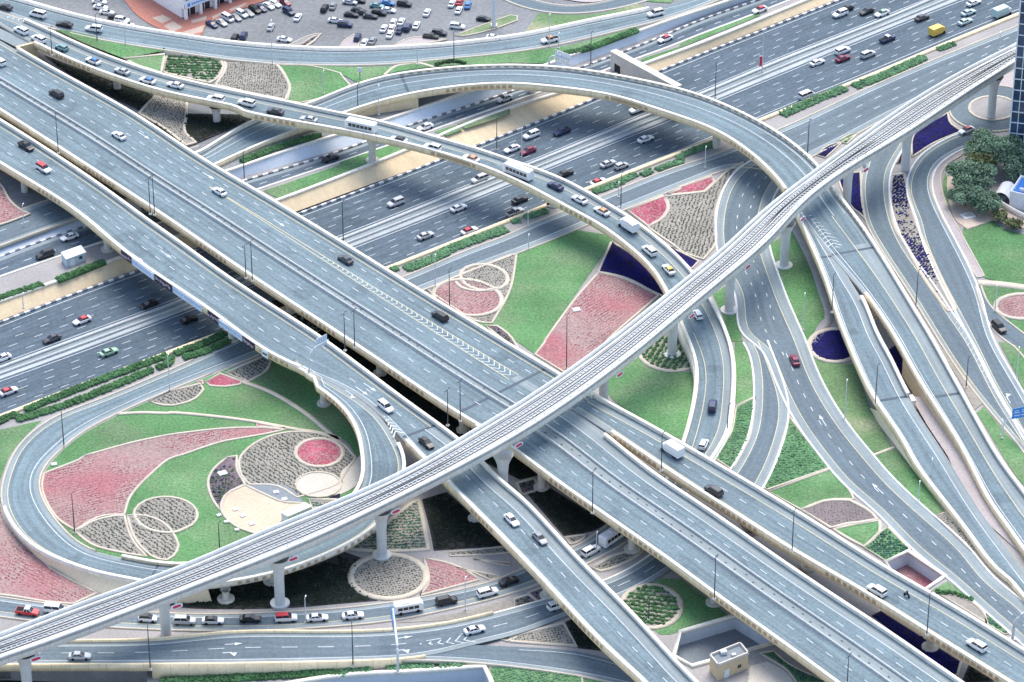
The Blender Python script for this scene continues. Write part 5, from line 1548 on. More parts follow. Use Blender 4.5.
def car_parts(kind, col, roof):
    key = (kind, col, roof)
    if key in MESH: return MESH[key]
    c = CARS[kind]
    B = Box(); loft_x(B, c['st'])
    x0, x1, w0, z0, a0, a1, w1, z1 = c['gl']
    G = Box(); frustum(G, x0, x1, w0, z0, a0, a1, w1, z1)
    Rf = Box(); frustum(Rf, a0 - .08, a1 + .05, w1 + .02, z1 - .03, a0 + .05, a1 - .1, w1 - .06, z1 + .07)
    # pillars belong to the roof pressing
    for s in (-1, 1):
        for (p, q) in (((x0 + .12, w0 * .97 * s, z0 + .02), (a0 + .03, w1 * s, z1)), ((x1 - .1, w0 * .92 * s, z0 + .02), (a1 - .03, w1 * .96 * s, z1)), (((x0 + x1) / 2 - .1, w0 * .985 * s, z0 + .02), ((a0 + a1) / 2, w1 * 1.0 * s, z1))):
            Rf.tube([p, q], .055, 5)
    out = [('body', B.mesh('body', paint(col))), ('windows', G.mesh('windows', M['glass'])), ('roof', Rf.mesh('roof', paint(roof)))]
    if kind == 'pickup':
        C = Box(); C.box((-1.65, 0, 1.09), (1.6, 1.5, .06)); out.append(('cargo_bed', C.mesh('cargo_bed', M['tyre'])))
    MESH[key] = out
    xs = c['st'][-1][0], c['st'][0][0]
    if ('lamps', kind) not in MESH:
        H = Box(); H.box((0, 0, 0), (.12, .34, .16)); T = Box(); T.box((0, 0, 0), (.08, .26, .2))
        MESH[('lamps', kind)] = (H.mesh('headlight', M['lamp']), T.mesh('taillight', M['tail']))
    return out

def car(loc, rz, kind, col, roof=None, lights=True, label=None, group=None, sc=1.05):
    roof = roof or col
    root = empty('car' if kind not in ('pickup', 'van') else {'pickup': 'pickup_truck', 'van': 'van'}[kind], label, {'pickup': 'pickup truck', 'van': 'van', 'SUV': 'SUV'}.get(kind, 'car'), loc, rz, group)
    root.scale = (sc, sc, sc)
    for nm, me in car_parts(kind, col, roof):
        o = ob(nm, me, root)
        if nm == 'roof' and roof != col: o['label'] = roof + ' roof'
    c = CARS[kind]
    for x in c['wb']:
        for s in (-1, 1):
            w = ob('wheel', wheel_mesh(), root); w.location = (x, s * .84, .34)
    if lights:
        H, T = MESH[('lamps', kind)]
        f, r = c['st'][-1], c['st'][0]
        for s in (-1, 1):
            o = ob('headlight', H, root); o.location = (f[0] - .1, s * f[1] * .82, f[3] - .08)
            o = ob('taillight', T, root); o.location = (r[0] + .02, s * r[1] * .84, r[3] - .12)
    return root

def big(loc, rz, kind, col, label, group=None):
    root = empty({'coach': 'bus', 'minibus': 'bus', 'truck': 'box_truck', 'boxvan': 'box_van'}[kind], label, {'coach': 'bus', 'minibus': 'bus', 'truck': 'truck', 'boxvan': 'van'}[kind], loc, rz, group)
    key = (kind, col)
    if key not in MESH:
        out = []
        if kind in ('coach', 'minibus'):
            L, Wd, Hh = (8.6, 2.4, 3.1) if kind == 'coach' else (6.6, 2.1, 2.6)
            B = Box(); loft_x(B, [(-L / 2, Wd / 2 - .12, .45, Hh - .15, Wd / 2 - .3), (-L / 2 + .2, Wd / 2, .38, Hh, Wd / 2 - .18), (L / 2 - .5, Wd / 2, .38, Hh, Wd / 2 - .18), (L / 2, Wd / 2 - .12, .45, Hh - .45, Wd / 2 - .3)])
            out.append(('body', B.mesh('body', paint(col)), (0, 0, 0)))
            n = 6 if kind == 'coach' else 4
            wv = (L - 1.6) / n
            G = Box(); G.box((0, 0, 0), (wv - .16, Wd + .05, Hh * .30))
            gm = G.mesh('window', M['glass'])
            for k in range(n): out.append(('window', gm, (-L / 2 + .6 + wv * (k + .5), 0, Hh * .62)))
            F_ = Box(); F_.box((L / 2 - .17, 0, Hh * .60), (.36, Wd * .86, Hh * .36)); out.append(('windscreen', F_.mesh('windscreen', M['glass']), (0, 0, 0)))
            A = Box(); A.box((-.6, 0, Hh + .1), (2.0, 1.2, .22)); out.append(('air_conditioner', A.mesh('air_conditioner', M['white_box']), (0, 0, 0)))
            wx = (-L * .3, L * .3)
        else:
            L = 6.6 if kind == 'truck' else 5.4
            B = Box(); B.box((-L * .14, 0, 1.75 if kind == 'truck' else 1.55), (L * .70, 2.25, 2.3 if kind == 'truck' else 2.1)); out.append(('cargo_box', B.mesh('cargo_box', paint(col)), (0, 0, 0)))
            C_ = Box(); loft_x(C_, [(L * .22, .98, .45, 2.1, .86), (L * .34, 1.0, .4, 2.15, .86), (L * .42, .98, .4, 1.7, .84), (L * .46, .9, .45, 1.3, .78)]); out.append(('cab', C_.mesh('cab', paint(col if kind == 'boxvan' else 'white')), (0, 0, 0)))
            G = Box(); G.box((L * .405, 0, 1.55), (.5, 1.75, .55)); out.append(('windows', G.mesh('windows', M['glass']), (0, 0, 0)))
            Ch = Box(); Ch.box((0, 0, .5), (L * .9, 1.5, .25)); out.append(('chassis', Ch.mesh('chassis', M['tyre']), (0, 0, 0)))
            wx = (-L * .28, L * .32)
        MESH[key] = (out, wx)
    out, wx = MESH[key]
    for nm, me, l in out:
        o = ob(nm, me, root); o.location = l
    for x in wx:
        for s in (-1, 1):
            w = ob('wheel', wheel_mesh(), root); w.location = (x, s * .95, .42); w.scale = (1.25, 1.4, 1.25)
    return root

# traffic, as surveyed: road; direction (+1 along the ribbon); lane bearings; kind; colours
TRAFFIC = {
    'top': (-1, 'on the road along the car park', '00:25,45,sedan,black 225,98,van,white 385,143,sedan,black 560,178,SUV,white|30:240,235,pickup,white,orange 870,85,SUV,white,beige'),
    'ramp': (-1, 'on the slender ramp', '00:130,177,SUV,white 233,230,SUV,white 365,290,hatchback,teal,teal 555,368,sedan,white,blue 725,433,sedan,silver 883,480,sedan,white,blue|10:30,515,sedan,white 275,583,SUV,white 455,620,SUV,white 628,662,sedan,dark grey|11:830,32,sedan,silver|21:125,80,coach,white 352,153,sedan,white,black 553,202,SUV,white 785,257,sedan,white,orange|31:50,335,coach,white 265,437,sedan,dark blue 418,510,sedan,white 548,583,sedan,white,orange 705,660,truck,white|32:835,132,SUV,white 953,242,sedan,white,yellow|42:112,512,hatchback,white|43:193,380,SUV,dark blue 138,608,hatchback,white'),
    'main': (-1, 'on the far lanes of the wide bridge', '00:-5,365,SUV,white 335,562,SUV,black|01:710,130,sedan,white|11:300,452,sedan,white|22:30,192,sedan,dark grey 597,530,SUV,black'),
    'left': (1, 'on the leftmost road bridge', '01:160,185,pickup,black 262,318,SUV,white,red|23:273,388,SUV,white 512,605,sedan,black|34:5,385,sedan,white 180,490,sedan,grey'),
    'slip': (-1, 'on the two lane slip bridge', '33:962,640,truck,white|44:208,198,SUV,dark grey|55:140,125,SUV,white 728,470,SUV,white'),
    'collector': (-1, 'on the collector road', '02:418,62,sedan,white 270,165,SUV,black|11:960,268,sedan,black|21:507,75,sedan,white|30:928,232,sedan,white,red|40:478,60,sedan,white,red|20:985,592,sedan,silver'),
    'hw_far': (-1, 'on the far motorway carriageway', '02:495,558,sedan,white,red 890,462,sedan,black 315,670,sedan,dark grey|03:15,105,sedan,white|21:335,535,SUV,silver 835,390,SUV,silver|31:15,220,sedan,white 125,122,SUV,white 305,100,pickup,dark blue 110,228,sedan,maroon|30:760,655,SUV,white|40:960,90,SUV,white 990,45,sedan,black|50:80,75,sedan,black 170,83,sedan,white,green'),
    'hw_near': (1, 'on the near motorway carriageway', '03:45,285,sedan,white,red 650,55,sedan,green|12:115,552,sedan,black|22:515,55,sedan,silver 775,18,sedan,white,red|21:710,565,sedan,white|31:30,585,pickup,silver 60,510,sedan,black 815,157,sedan,white 585,290,sedan,silver 665,308,hatchback,silver 330,350,sedan,black 530,412,sedan,white,red|40:970,297,SUV,white 975,347,sedan,maroon 820,369,sedan,white 760,572,van,white|50:410,110,sedan,dark grey 198,228,pickup,dark blue,white 85,330,SUV,silver 503,182,boxvan,yellow 665,128,sedan,pale teal 685,73,sedan,pale teal 715,15,sedan,white 890,72,truck,pale teal'),
    'queue': (1, 'in the bottom left queue', '05:163,257,pickup,red,white 330,255,van,white 885,299,hatchback,white,black|15:87,320,SUV,silver 257,314,sedan,white,black 480,305,sedan,black 697,300,SUV,white,red 883,296,sedan,white|25:80,285,sedan,white,white 410,234,minibus,white 635,190,SUV,black 880,140,SUV,white 1012,82,sedan,black|34:487,570,SUV,white 625,478,coach,white'),
    'lower': (1, 'on the lower road at the bottom edge', '05:480,522,sedan,silver|25:803,364,sedan,white|35:290,228,SUV,white'),
    'cross': (-1, 'on the street curving under the railway', '43:690,107,sedan,maroon'),
    'eastC': (1, 'on the branching lane at the right edge', '52:862,600,SUV,black'),
    'eastB': (1, 'on the street leaving the roundabout', '51:660,57,sedan,white,red'),
}
ORD = ['first', 'second', 'third', 'fourth', 'fifth', 'sixth', 'seventh', 'eighth', 'ninth', 'tenth', 'eleventh', 'twelfth']
fleet = []
for rname, (sgn, where, data) in TRAFFIC.items():
    rd = R[rname]
    for seg in data.split('|'):
        hd, rest = seg.split(':')
        toks = rest.replace('dark blue', 'dark_blue').replace('dark grey', 'dark_grey').replace('pale teal', 'pale_teal').split(' ')
        for tk in toks:
            v = tk.replace('_', ' ').split(',')
            x, y = TX[int(hd[0])] + float(v[0]) * TS, TY[int(hd[1])] + float(v[1]) * TS
            i, t, g = rd.locate(x, y, 1.5 if v[2] in ('coach', 'truck', 'minibus', 'boxvan') else .75)
            if rname == 'main': t = t
            e = R[rname]
            rz = rd.heading(i) + (0 if sgn > 0 else math.pi)
            fleet.append(dict(x=x, road=rname, where=where, loc=(g[0], g[1], g[2] + (.155 if rname not in ('top', 'ramp', 'main', 'left', 'slip') else .035)), rz=rz, kind=v[2], col=v[3], roof=v[4] if len(v) > 4 and v[4] != v[3] else None))
for f in fleet:
    if f['road'] == 'top': f['loc'] = (f['loc'][0], f['loc'][1], f['loc'][2] + .12)

def put_fleet(fl, lights=True):
    names = {}
    for f in fl:
        knd = {'coach': 'bus', 'boxvan': 'box van', 'truck': 'box truck'}.get(f['kind'], f['kind'])
        base = f['col'] + ' ' + knd + (' with ' + ('an ' if f['roof'] == 'orange' else 'a ') + f['roof'] + ' roof' if f['roof'] else '')
        names.setdefault((base, f['where']), []).append(f)
    for (base, where), g in names.items():
        g.sort(key=lambda q: q['x'])
        for k, f in enumerate(g):
            lb = base + ' ' + where
            if len(g) == 2: lb = ('left one of two: ' if k == 0 else 'right one of two: ') + lb
            elif len(g) > 2: lb = (ORD[k] + ' from the left: ' if k < len(ORD) else 'one of many: ') + lb
            gp = 'cars ' + where
            if f['kind'] in ('coach', 'minibus', 'truck', 'boxvan'):
                big(f['loc'], f['rz'], f['kind'], f['col'], lb, gp)
            else:
                car(f['loc'], f['rz'], f['kind'], f['col'], f['roof'], lights, lb, gp, 1.02 if lights else .90)
put_fleet(fleet)

# car park: d = in the row before the shops, v = nose up, h = lying across
LOT = [('in the row before the shops', '10:250,142,sedan,dark blue,d 310,132,sedan,silver,d 345,107,van,white,d 395,102,sedan,grey,d 430,82,SUV,white,d 470,75,sedan,grey,d 508,57,SUV,black,d 545,47,sedan,dark blue,d 590,32,sedan,white,d 630,20,sedan,white,d 690,10,sedan,maroon,d 710,67,SUV,dark blue,d'),
       ('in the left part of the car park', '10:765,100,sedan,white,v 603,157,sedan,silver,v 388,224,SUV,black,v 440,212,SUV,dark blue,v 685,232,sedan,white,h 925,47,SUV,black,v 975,32,sedan,grey,v 990,120,sedan,white,h'),
       ('in the corner lot behind the top road', '00:595,8,sedan,white,h 602,40,sedan,white,h 640,70,sedan,white,h 690,99,sedan,black,h 730,118,SUV,white,h 760,145,sedan,white,h'),
       ('in the middle of the car park', '20:60,10,sedan,silver,h 110,0,sedan,black,h 285,15,sedan,blue,h 222,32,sedan,teal,h 290,58,sedan,white,h 385,22,SUV,black,h 110,58,sedan,black,h 68,85,sedan,black,h 140,72,sedan,dark grey,h 235,75,SUV,black,h 182,94,sedan,dark grey,h 30,145,SUV,dark blue,h'),
       ('in the right part of the car park', '20:520,72,sedan,white,v 670,18,sedan,white,v 715,8,sedan,red,v 765,27,sedan,blue,v 710,57,sedan,white,v 860,110,sedan,black,h 702,156,SUV,white,h 595,195,SUV,dark grey,h 545,217,pickup,black,h 920,220,sedan,white,h 457,148,sedan,white,v 405,162,SUV,dark blue,v 357,177,sedan,dark blue,v 366,127,sedan,white,v 318,132,sedan,white,v 262,167,sedan,white,v 310,167,sedan,white,v 300,202,sedan,white,v 105,222,SUV,dark blue,v 145,252,sedan,white,v 195,240,sedan,grey,v')]
lot = []
HEAD = {'d': math.radians(-50), 'v': math.radians(80), 'h': math.radians(-14)}
for where, data in LOT:
    hd, rest = data.split(':')
    for tk in rest.replace('dark blue', 'dark_blue').replace('dark grey', 'dark_grey').split(' '):
        v = tk.replace('_', ' ').split(',')
        x, y = TX[int(hd[0])] + float(v[0]) * TS, TY[int(hd[1])] + float(v[1]) * TS
        p = W(x, y, FAR + .7)
        lot.append(dict(x=x, where=where, loc=(p[0], p[1], FAR + .03), rz=HEAD[v[4]] + random.uniform(-.05, .05), kind=v[2], col=v[3], roof=None, road='lot'))
put_fleet(lot, False)

# motorcycle and its rider on the slip bridge
i, t, g = R['slip'].locate(907, 594, .7)
a = R['slip'].heading(i) + math.pi
mc = empty('motorcycle', 'small dark motorcycle riding on the slip bridge', 'motorcycle', (g[0], g[1], g[2] + .03), a)
B = Box(); B.tube([(-.6, 0, .62), (-.1, 0, .75), (.35, 0, .82), (.55, 0, .7)], [.16, .2, .2, .1], 8); B.ob('body', M['metal_dark'], mc)
B = Box(); B.box((-.25, 0, .86), (.7, .26, .1)); B.ob('seat', M['tyre'], mc)
B = Box(); B.tube([(.5, -.35, 1.02), (.45, 0, .98), (.5, .35, 1.02)], .03, 6); B.tube([(.45, 0, .98), (.68, 0, .35)], .04, 6); B.ob('handlebar', M['metal_dark'], mc)
for x in (-.62, .68):
    w = ob('wheel', wheel_mesh(), mc); w.location = (x, 0, .32); w.scale = (.95, .55, .95)
def person(loc, rz, label, pts, edges, rad):
    me = bpy.data.meshes.new('person')
    me.from_pydata(pts, edges, [])
    me.materials.append(M['clothes'])
    o = ob('person', me)
    o.location = loc; o.rotation_euler = (0, 0, rz)
    tag(o, label, 'person')
    sk = o.modifiers.new('skin', 'SKIN')
    for i, v in enumerate(me.skin_vertices[0].data):
        v.radius = (rad[i], rad[i]); v.use_root = (i == 0)
    o.modifiers.new('sub', 'SUBSURF').levels = 1
    return o
pp = [(-.25, 0, .98), (-.15, 0, 1.25), (.0, 0, 1.48), (.06, 0, 1.6), (.08, 0, 1.74), (.02, .2, 1.43), (.22, .28, 1.2), (.46, .3, 1.06), (.02, -.2, 1.43), (.22, -.28, 1.2), (.46, -.3, 1.06),
      (-.2, .12, .95), (.2, .2, .88), (.02, .2, .5), (.16, .2, .44), (-.2, -.12, .95), (.2, -.2, .88), (.02, -.2, .5), (.16, -.2, .44)]
ed = [(0, 1), (1, 2), (2, 3), (3, 4), (2, 5), (5, 6), (6, 7), (2, 8), (8, 9), (9, 10), (0, 11), (11, 12), (12, 13), (13, 14), (0, 15), (15, 16), (16, 17), (17, 18)]
rr_ = [.16, .16, .15, .06, .11, .07, .05, .04, .07, .05, .04, .1, .08, .055, .05, .1, .08, .055, .05]
person((g[0], g[1], g[2] + .03), a, 'rider in dark clothes leaning forward on the motorcycle', pp, ed, rr_)

# ------------------------------------------------------------------ street lamps and masts
def zlamp(x, y, z):
    return W(x, y, z)
def lamp(bx, by, tx, ty, z, dark, label, ang=60, double=False):
    p = W(bx, by, z)
    h = 8.0
    for _ in range(4):
        q = PXY(np.array([p[0], p[1], z + h]))
        h *= (by - ty) / max(by - q[1], .1)
    h = max(4.0, min(h, 18.0))
    root = empty('street_lamp', label, 'street lamp', p, math.radians(ang), 'street lamps')
    m = M['metal_dark'] if dark else M['metal_light']
    B = Box(); B.tube([(0, 0, .3), (0, 0, h * .5), (0, 0, h)], [.15, .12, .075], 8); B.ob('pole', m, root)
    B = Box(); B.box((0, 0, .16), (.7, .7, .34), 0, 0, .8); B.ob('base', M['pier'], root)
    for s in ((1, -1) if double else (1,)):
        B = Box(); B.tube([(0, 0, h - .1), (s * .35, 0, h + .05), (s * .7, 0, h + .08)], .05, 6); B.ob('arm', m, root)
        B = Box(); B.box((s * .85, 0, h + .08), (.6, .28, .13), 0, 0, .8); B.ob('lamp_head', m if dark else M['white_box'], root)
    return root
D_, G_ = 9.05, 0.0
LAMPS = [  # base bearing, top bearing, level, dark, where
    ('00:312,330', '00:303,165', 9.6, 1, 'dark lamp on the near parapet of the slender ramp, top left'), ('00:583,265', '00:573,88', 4.6, 1, 'dark lamp on the green verge below the top road'),
    ('00:752,275', '00:750,155', 4.2, 0, 'thin pale lamp on the green verge below the top road'), ('01:350,235', '01:337,5', D_, 1, 'single dark lamp on the wide bridge, nearest the left edge'),
    ('01:900,600', '01:895,385', D_, 1, 'left pole of the first dark lamp pair on the wide bridge'), ('01:925,605', '01:918,372', D_, 1, 'right pole of the first dark lamp pair on the wide bridge'),
    ('12:455,302', '12:452,105', D_, 1, 'left pole of the second dark lamp pair on the wide bridge'), ('12:493,318', '12:493,78', D_, 1, 'right pole of the second dark lamp pair on the wide bridge'),
    ('23:30,52', '22:35,510', D_, 1, 'left pole of the third dark lamp pair on the wide bridge'), ('23:88,35', '22:95,492', D_, 1, 'right pole of the third dark lamp pair on the wide bridge'),
    ('23:645,500', '23:650,285', D_, 1, 'left pole of the dark lamp pair just before the railway viaduct'), ('23:720,475', '23:732,232', D_, 1, 'right pole of the dark lamp pair just before the railway viaduct'),
    ('34:493,342', '34:515,92', D_, 1, 'dark lamp on the near parapet of the wide bridge, below centre'), ('45:205,187', '44:222,605', D_, 1, 'dark lamp on the near parapet above the pump house trough'),
    ('33:905,770', '33:912,550', D_, 1, 'dark lamp between wide bridge and slip bridge near the white truck'), ('44:670,572', '44:687,328', D_, 1, 'dark lamp on the slip bridge in line with the brown bed'),
    ('55:435,402', '55:450,155', D_, 1, 'dark lamp on the slip bridge at the lower right corner'), ('45:1000,690', '45:1008,525', D_, 1, 'dark lamp on the wide bridge at the bottom edge'),
    ('42:908,505', '42:930,280', 8.0, 1, 'dark lamp on the near parapet of the exit ramp'), ('52:370,472', '52:388,258', 0, 1, 'dark lamp between the flyover and the narrow street, right'),
    ('53:127,372', '53:150,140', 5.5, 1, 'dark lamp at the abutment corner of the exit ramp'), ('53:670,275', '53:687,95', 0, 1, 'dark lamp on the soil strip beside the flyover, lower right'),
    ('11:445,392', '11:443,212', 0, 1, 'dark lamp in front of the pale blue wall, left'), ('20:108,685', '20:105,505', 2.6, 1, 'dark lamp in front of the curved flyover start'),
    ('30:483,392', '30:486,195', 0, 1, 'dark lamp in front of the pale blue wall, right'), ('21:938,215', '21:942,25', -2.8, 1, 'dark lamp on the motorway verge beside the slender ramp'),
    ('31:70,262', '31:75,92', -2.8, 0, 'pale lamp on the far motorway carriageway edge'), ('40:210,585', '40:220,372', -1.8, 1, 'dark lamp in the motorway median by the curved flyover'),
    ('22:655,468', '22:657,252', 0, 1, 'dark lamp standing in front of the large pinkish oval bed'), ('22:570,352', '22:570,170', 0, 0, 'pale lamp by the service road beside the pinkish oval bed'),
    ('21:20,765', '21:12,525', -2.8, 1, 'dark lamp in the motorway median behind the wide bridge'), ('04:447,462', '04:438,225', 0, 1, 'dark lamp standing in the large red bed of the loop garden'),
    ('03:383,625', '03:378,412', 0, 1, 'dark lamp on the inner lawn edge of the loop'), ('03:1015,290', '03:1008,85', 0, 0, 'pale lamp by the service road above the loop garden'),
    ('14:297,558', '14:295,402', 0, 1, 'dark lamp on the loop lawn beside the railway viaduct'), ('05:900,608', '05:900,338', 3.6, 1, 'dark lamp at the cream wall corner, bottom left'),
    ('25:78,583', '25:82,315', 1.4, 1, 'dark lamp on the cream wall at the bottom edge'), ('15:812,328', '15:815,182', 0, 0, 'thick pale post between two queueing cars'),
    ('25:750,252', '25:748,68', 0, 0, 'pale lamp beside the queue road near the red triangle bed'), ('34:517,575', '34:515,468', 0, 0, 'short pale lamp beside the white SUV under the wide bridge'),
    ('35:830,312', '35:835,162', 0, 1, 'dark lamp standing in the round shrub bed'), ('43:283,545', '43:290,380', 0, 1, 'dark lamp beside the slender ramp where it reaches the ground'),
    ('43:985,462', '43:995,238', 0, 0, 'pale lamp on the mottled dry lawn'), ('42:735,612', '42:740,402', 0, 0, 'pale lamp on the lawn strip beside the grey walkway'),
    ('54:385,268', '54:395,165', 0, 0, 'pale lamp on the lawn wedge beside the exit ramp'), ('54:460,130', '54:475,28', 1.2, 0, 'pale lamp on the exit ramp edge, lower right'),
    ('33:338,162', '32:342,520', 0, 1, 'dark lamp at the end of the long pinkish red bed'), ('01:145,690', '01:148,548', 1.3, 0, 'pale lamp beside the reddish bed at the left edge'),
    ('10:613,388', '10:613,130', FAR, 0, 'tall pale lamp beside the top road left of the car park exit'), ('10:920,562', '10:918,430', FAR, 0, 'pale lamp on the bright lawn wedge'),
    ('20:232,688', '20:232,518', 2.6, 0, 'pale lamp at the start of the curved flyover'), ('20:463,388', '20:463,278', FAR, 0, 'pale lamp on the long lawn by the top road'),
    ('20:682,388', '20:683,192', FAR, 1, 'dark lamp on the long lawn by the top road'), ('52:843,498', '52:855,352', 0, 0, 'pale lamp beside the oval pink bed at the right edge'),
    ('53:972,222', '53:995,42', 0, 0, 'pale lamp on the lawn wedge at the right edge'), ('30:235,282', '30:240,92', FAR, 0, 'pale lamp beside the pickup on the top road'),
    ('30:290,290', '30:290,205', FAR, 0, 'short pale lamp behind the sign frame'), ('31:663,560', '31:668,358', 0, 1, 'dark lamp by the service road, right of the slender ramp'),
    ('31:648,498', '31:640,418', 0, 0, 'short pale lamp in the hedge right of the slender ramp'), ('31:108,672', '31:105,632', 0, 0, 'small pale lamp under the slender ramp'),
    ('41:763,242', '41:775,42', 0, 1, 'dark lamp beside the purple strip at the railway'), ('41:150,322', '41:155,205', 0, 0, 'pale lamp in front of the hedge below the curved flyover'),
    ('32:110,128', '32:110,72', 0, 0, 'small pale lamp on the service road edge above the green lawn'), ('50:868,302', '50:880,198', 0, 0, 'pale lamp between service road and railway, upper right'),
    ('02:140,480', '02:140,440', 0, 0, 'small pale lamp at the tan terrace wall'), ('53:880,560', '53:884,500', 0, 0, 'stub pale post at the foot of the blue sign')]
for b, t_, z, dk, lb in LAMPS:
    def rdg(s):
        hd, v = s.split(':'); v = v.split(',')
        return TX[int(hd[0])] + float(v[0]) * TS, TY[int(hd[1])] + float(v[1]) * TS
    (bx, by), (tx, ty) = rdg(b), rdg(t_)
    lamp(bx, by, tx, ty, z, dk, lb, ang=60 if dk else 80, double=bool(dk and z > 8.5))

# pole banner in the median, upper right
p = W(762, 72.5, -1.8)
ban = empty('banner_post', 'pale post with a purple red banner in the motorway median, upper right', 'banner', p)
B = Box(); B.tube([(0, 0, 0), (0, 0, 13.5)], [.16, .09], 8); B.ob('pole', M['metal_light'], ban)
B = Box(); B.box((-.45, 0, 3.6), (1.0, .12, 3.4)); B.ob('frame', M['sign_white'], ban)
B = Box(); B.box((-.45, -.075, 3.6), (.8, .06, 3.0)); B.ob('print', M['sign_red'], ban)

# big pale mast at the car park
p = W(494, 27, FAR)
ms = empty('light_mast', 'thick pale mast rising from the grass beside the car park', 'mast', p)
B = Box(); B.tube([(0, 0, 0), (0, 0, 26)], [.62, .5], 14); B.ob('pole', M['metal_light'], ms)
B = Box(); B.box((0, 0, .4), (1.9, 1.9, .8)); B.ob('base', M['pier'], ms)

# ------------------------------------------------------------------ sign gantries
def gantry(p, d, hp, la, label, panel, bend=2.0, r=.28, m='metal_light'):
    """cantilever mast: pole, bend and arm; panel = (along, width, height, drop, front material, slats)"""
    d = Vector((d[0], d[1], 0)).normalized()
    root = empty('sign_gantry', label, 'road sign', p)
    pts = [(0, 0, 0), (0, 0, hp - bend)]
    for k in range(1, 6):
        a = k / 5 * math.pi / 2
        q = d * (bend * (1 - math.cos(a)))
        pts.append((q.x, q.y, hp - bend + bend * math.sin(a)))
    q = d * la
    pts.append((q.x, q.y, hp + .15))
    B = Box(); B.tube(pts, [r] * (len(pts) - 1) + [r * .7], 10); B.ob('mast', M[m], root)
    B = Box(); B.tube([(0, 0, 0), (0, 0, .5)], r * 2.2, 10); B.ob('base', M['pier'], root)
    if panel:
        al, w, h, drop, fm, slats, back = panel
        c = d * al
        ang = math.atan2(d.y, d.x)
        nrm = Vector((-d.y, d.x, 0)) * back
        B = Box(); B.box((c.x + nrm.x * .42, c.y + nrm.y * .42, hp + drop), (w, .10, h), ang); f = B.ob('sign_panel', M[fm], root)
        for k in range(slats):
            o = d * (al - w / 2 + w * (k + .5) / slats)
            B = Box(); B.box((o.x + nrm.x * .30, o.y + nrm.y * .30, hp + drop), (.16, .12, h + .2), ang); B.ob('stiffener', M['metal_light'], root)
        return root, c, nrm, ang, f
    return root
i, t, g = R['left'].locate(307, 381)
dl = R['left'].D[i]
gantry((g[0], g[1], 9.0), dl, 6.0, 6.4, 'curved pale gantry with slatted sign back over the leftmost bridge', (4.6, 3.4, 2.7, .3, 'banner_blue', 5, 1), 2.8, .2)
p = W(398, 673, .2)
gantry(p, W(386, 600, 7)[:2] - np.array(p[:2]) if False else np.array([-.10, 1.0]), 7.2, 13.5, 'tall leaning pale mast with a blue sign over the bottom roads', (10.2, 6.5, 2.8, .2, 'sign_blue', 4, 1), 2.6)
p = W(1012.5, 640, 0)
gantry(p, (1, .25), 7.5, 9.0, 'curved pale mast arching out at the lower right edge', (6.5, 4.0, 2.6, .2, 'sign_blue', 4, 1), 4.0, .34)
p = W(1002, 439, 0)
r_, c_, n_, a_, f_ = gantry(p, (1, .35), 6.0, 5.8, 'blue direction sign on a thin curved mast at the right edge', (4.0, 4.2, 2.9, 1.0, 'sign_blue', 0, -1), 2.6, .14)
B = Box()
for k, (dx, dz, w) in enumerate(((-1.0, .7, 1.2), (-.9, .2, 1.5), (.9, .7, 1.1), (1.0, .1, 1.3), (-.8, -.6, 1.6), (.8, -.7, 1.0))):
    e = Vector((math.cos(a_), math.sin(a_), 0)) * dx
    B.box((c_.x + e.x + n_.x * .49, c_.y + e.y + n_.y * .49, 7.0 + dz), (w, .05, .16), a_)
o = B.ob('lettering', M['sign_white'], r_); o['kind'] = 'stuff'
p = W(549, 77, FAR)
gantry(p, (1, -.75), 7.2, 7.0, 'slatted grey sign frame standing behind the curved flyover', (4.4, 5.2, 3.6, .1, 'sign_white', 6, 1), 2.2)
p = W(360, 78, FAR)
sb = empty('sign_board', 'small pale board on the long lawn near the curved flyover', 'sign', p)
B = Box(); B.tube([(0, 0, 0), (0, 0, 2)], .1, 6); B.ob('post', M['metal_dark'], sb)
B = Box(); B.box((0, 0, 2.6), (1.3, .12, 1.4)); B.ob('board', M['sign_white'], sb)

# hexagonal red plates hung below the viaduct edge beside its columns
HEX = [(36, 659), (177, 606.5), (293.5, 559), (396, 511.5), (519, 445), (620, 374.5), (692, 316), (748, 267), (803, 219), (866, 170)]
mh = R['metro']
for k, (x, y) in enumerate(HEX):
    q = W(x, y, 12.0)
    ii = int(np.argmin(np.linalg.norm((mh.R - np.array(q))[:, :2], axis=1)))
    a = mh.heading(ii)
    root = empty('sign_plate', '%s red and white hexagonal plate below the railway viaduct, counted from the left' % ORD[k], 'sign', q, a, 'red plates below the viaduct')
    def hexa(l, h, y0, th):
        pts = [(-l / 2, -h * .1), (-l / 2 + h * .8, -h / 2), (l / 2 - h * .1, -h / 2), (l / 2, h * .1), (l / 2 - h * .8, h / 2), (-l / 2 + h * .1, h / 2)]
        V = [(p_[0], y0, p_[1]) for p_ in pts] + [(p_[0], y0 + th, p_[1]) for p_ in pts]
        n = 6
        return V, [tuple(range(n)), tuple(range(n, 2 * n))[::-1]] + [(j, (j + 1) % n, n + (j + 1) % n, n + j) for j in range(n)]
    V, F = hexa(2.9, 1.15, 0, .25); B = Box(); B.add(V, F); B.ob('frame', M['sign_white'], root)
    V, F = hexa(2.2, .72, -.04, .06); B = Box(); B.add(V, F); B.ob('plate', M['sign_red'], root)
    B = Box(); B.box((0, .5, .9), (.16, .9, 1.4)); B.ob('bracket', M['metal_light'], root)

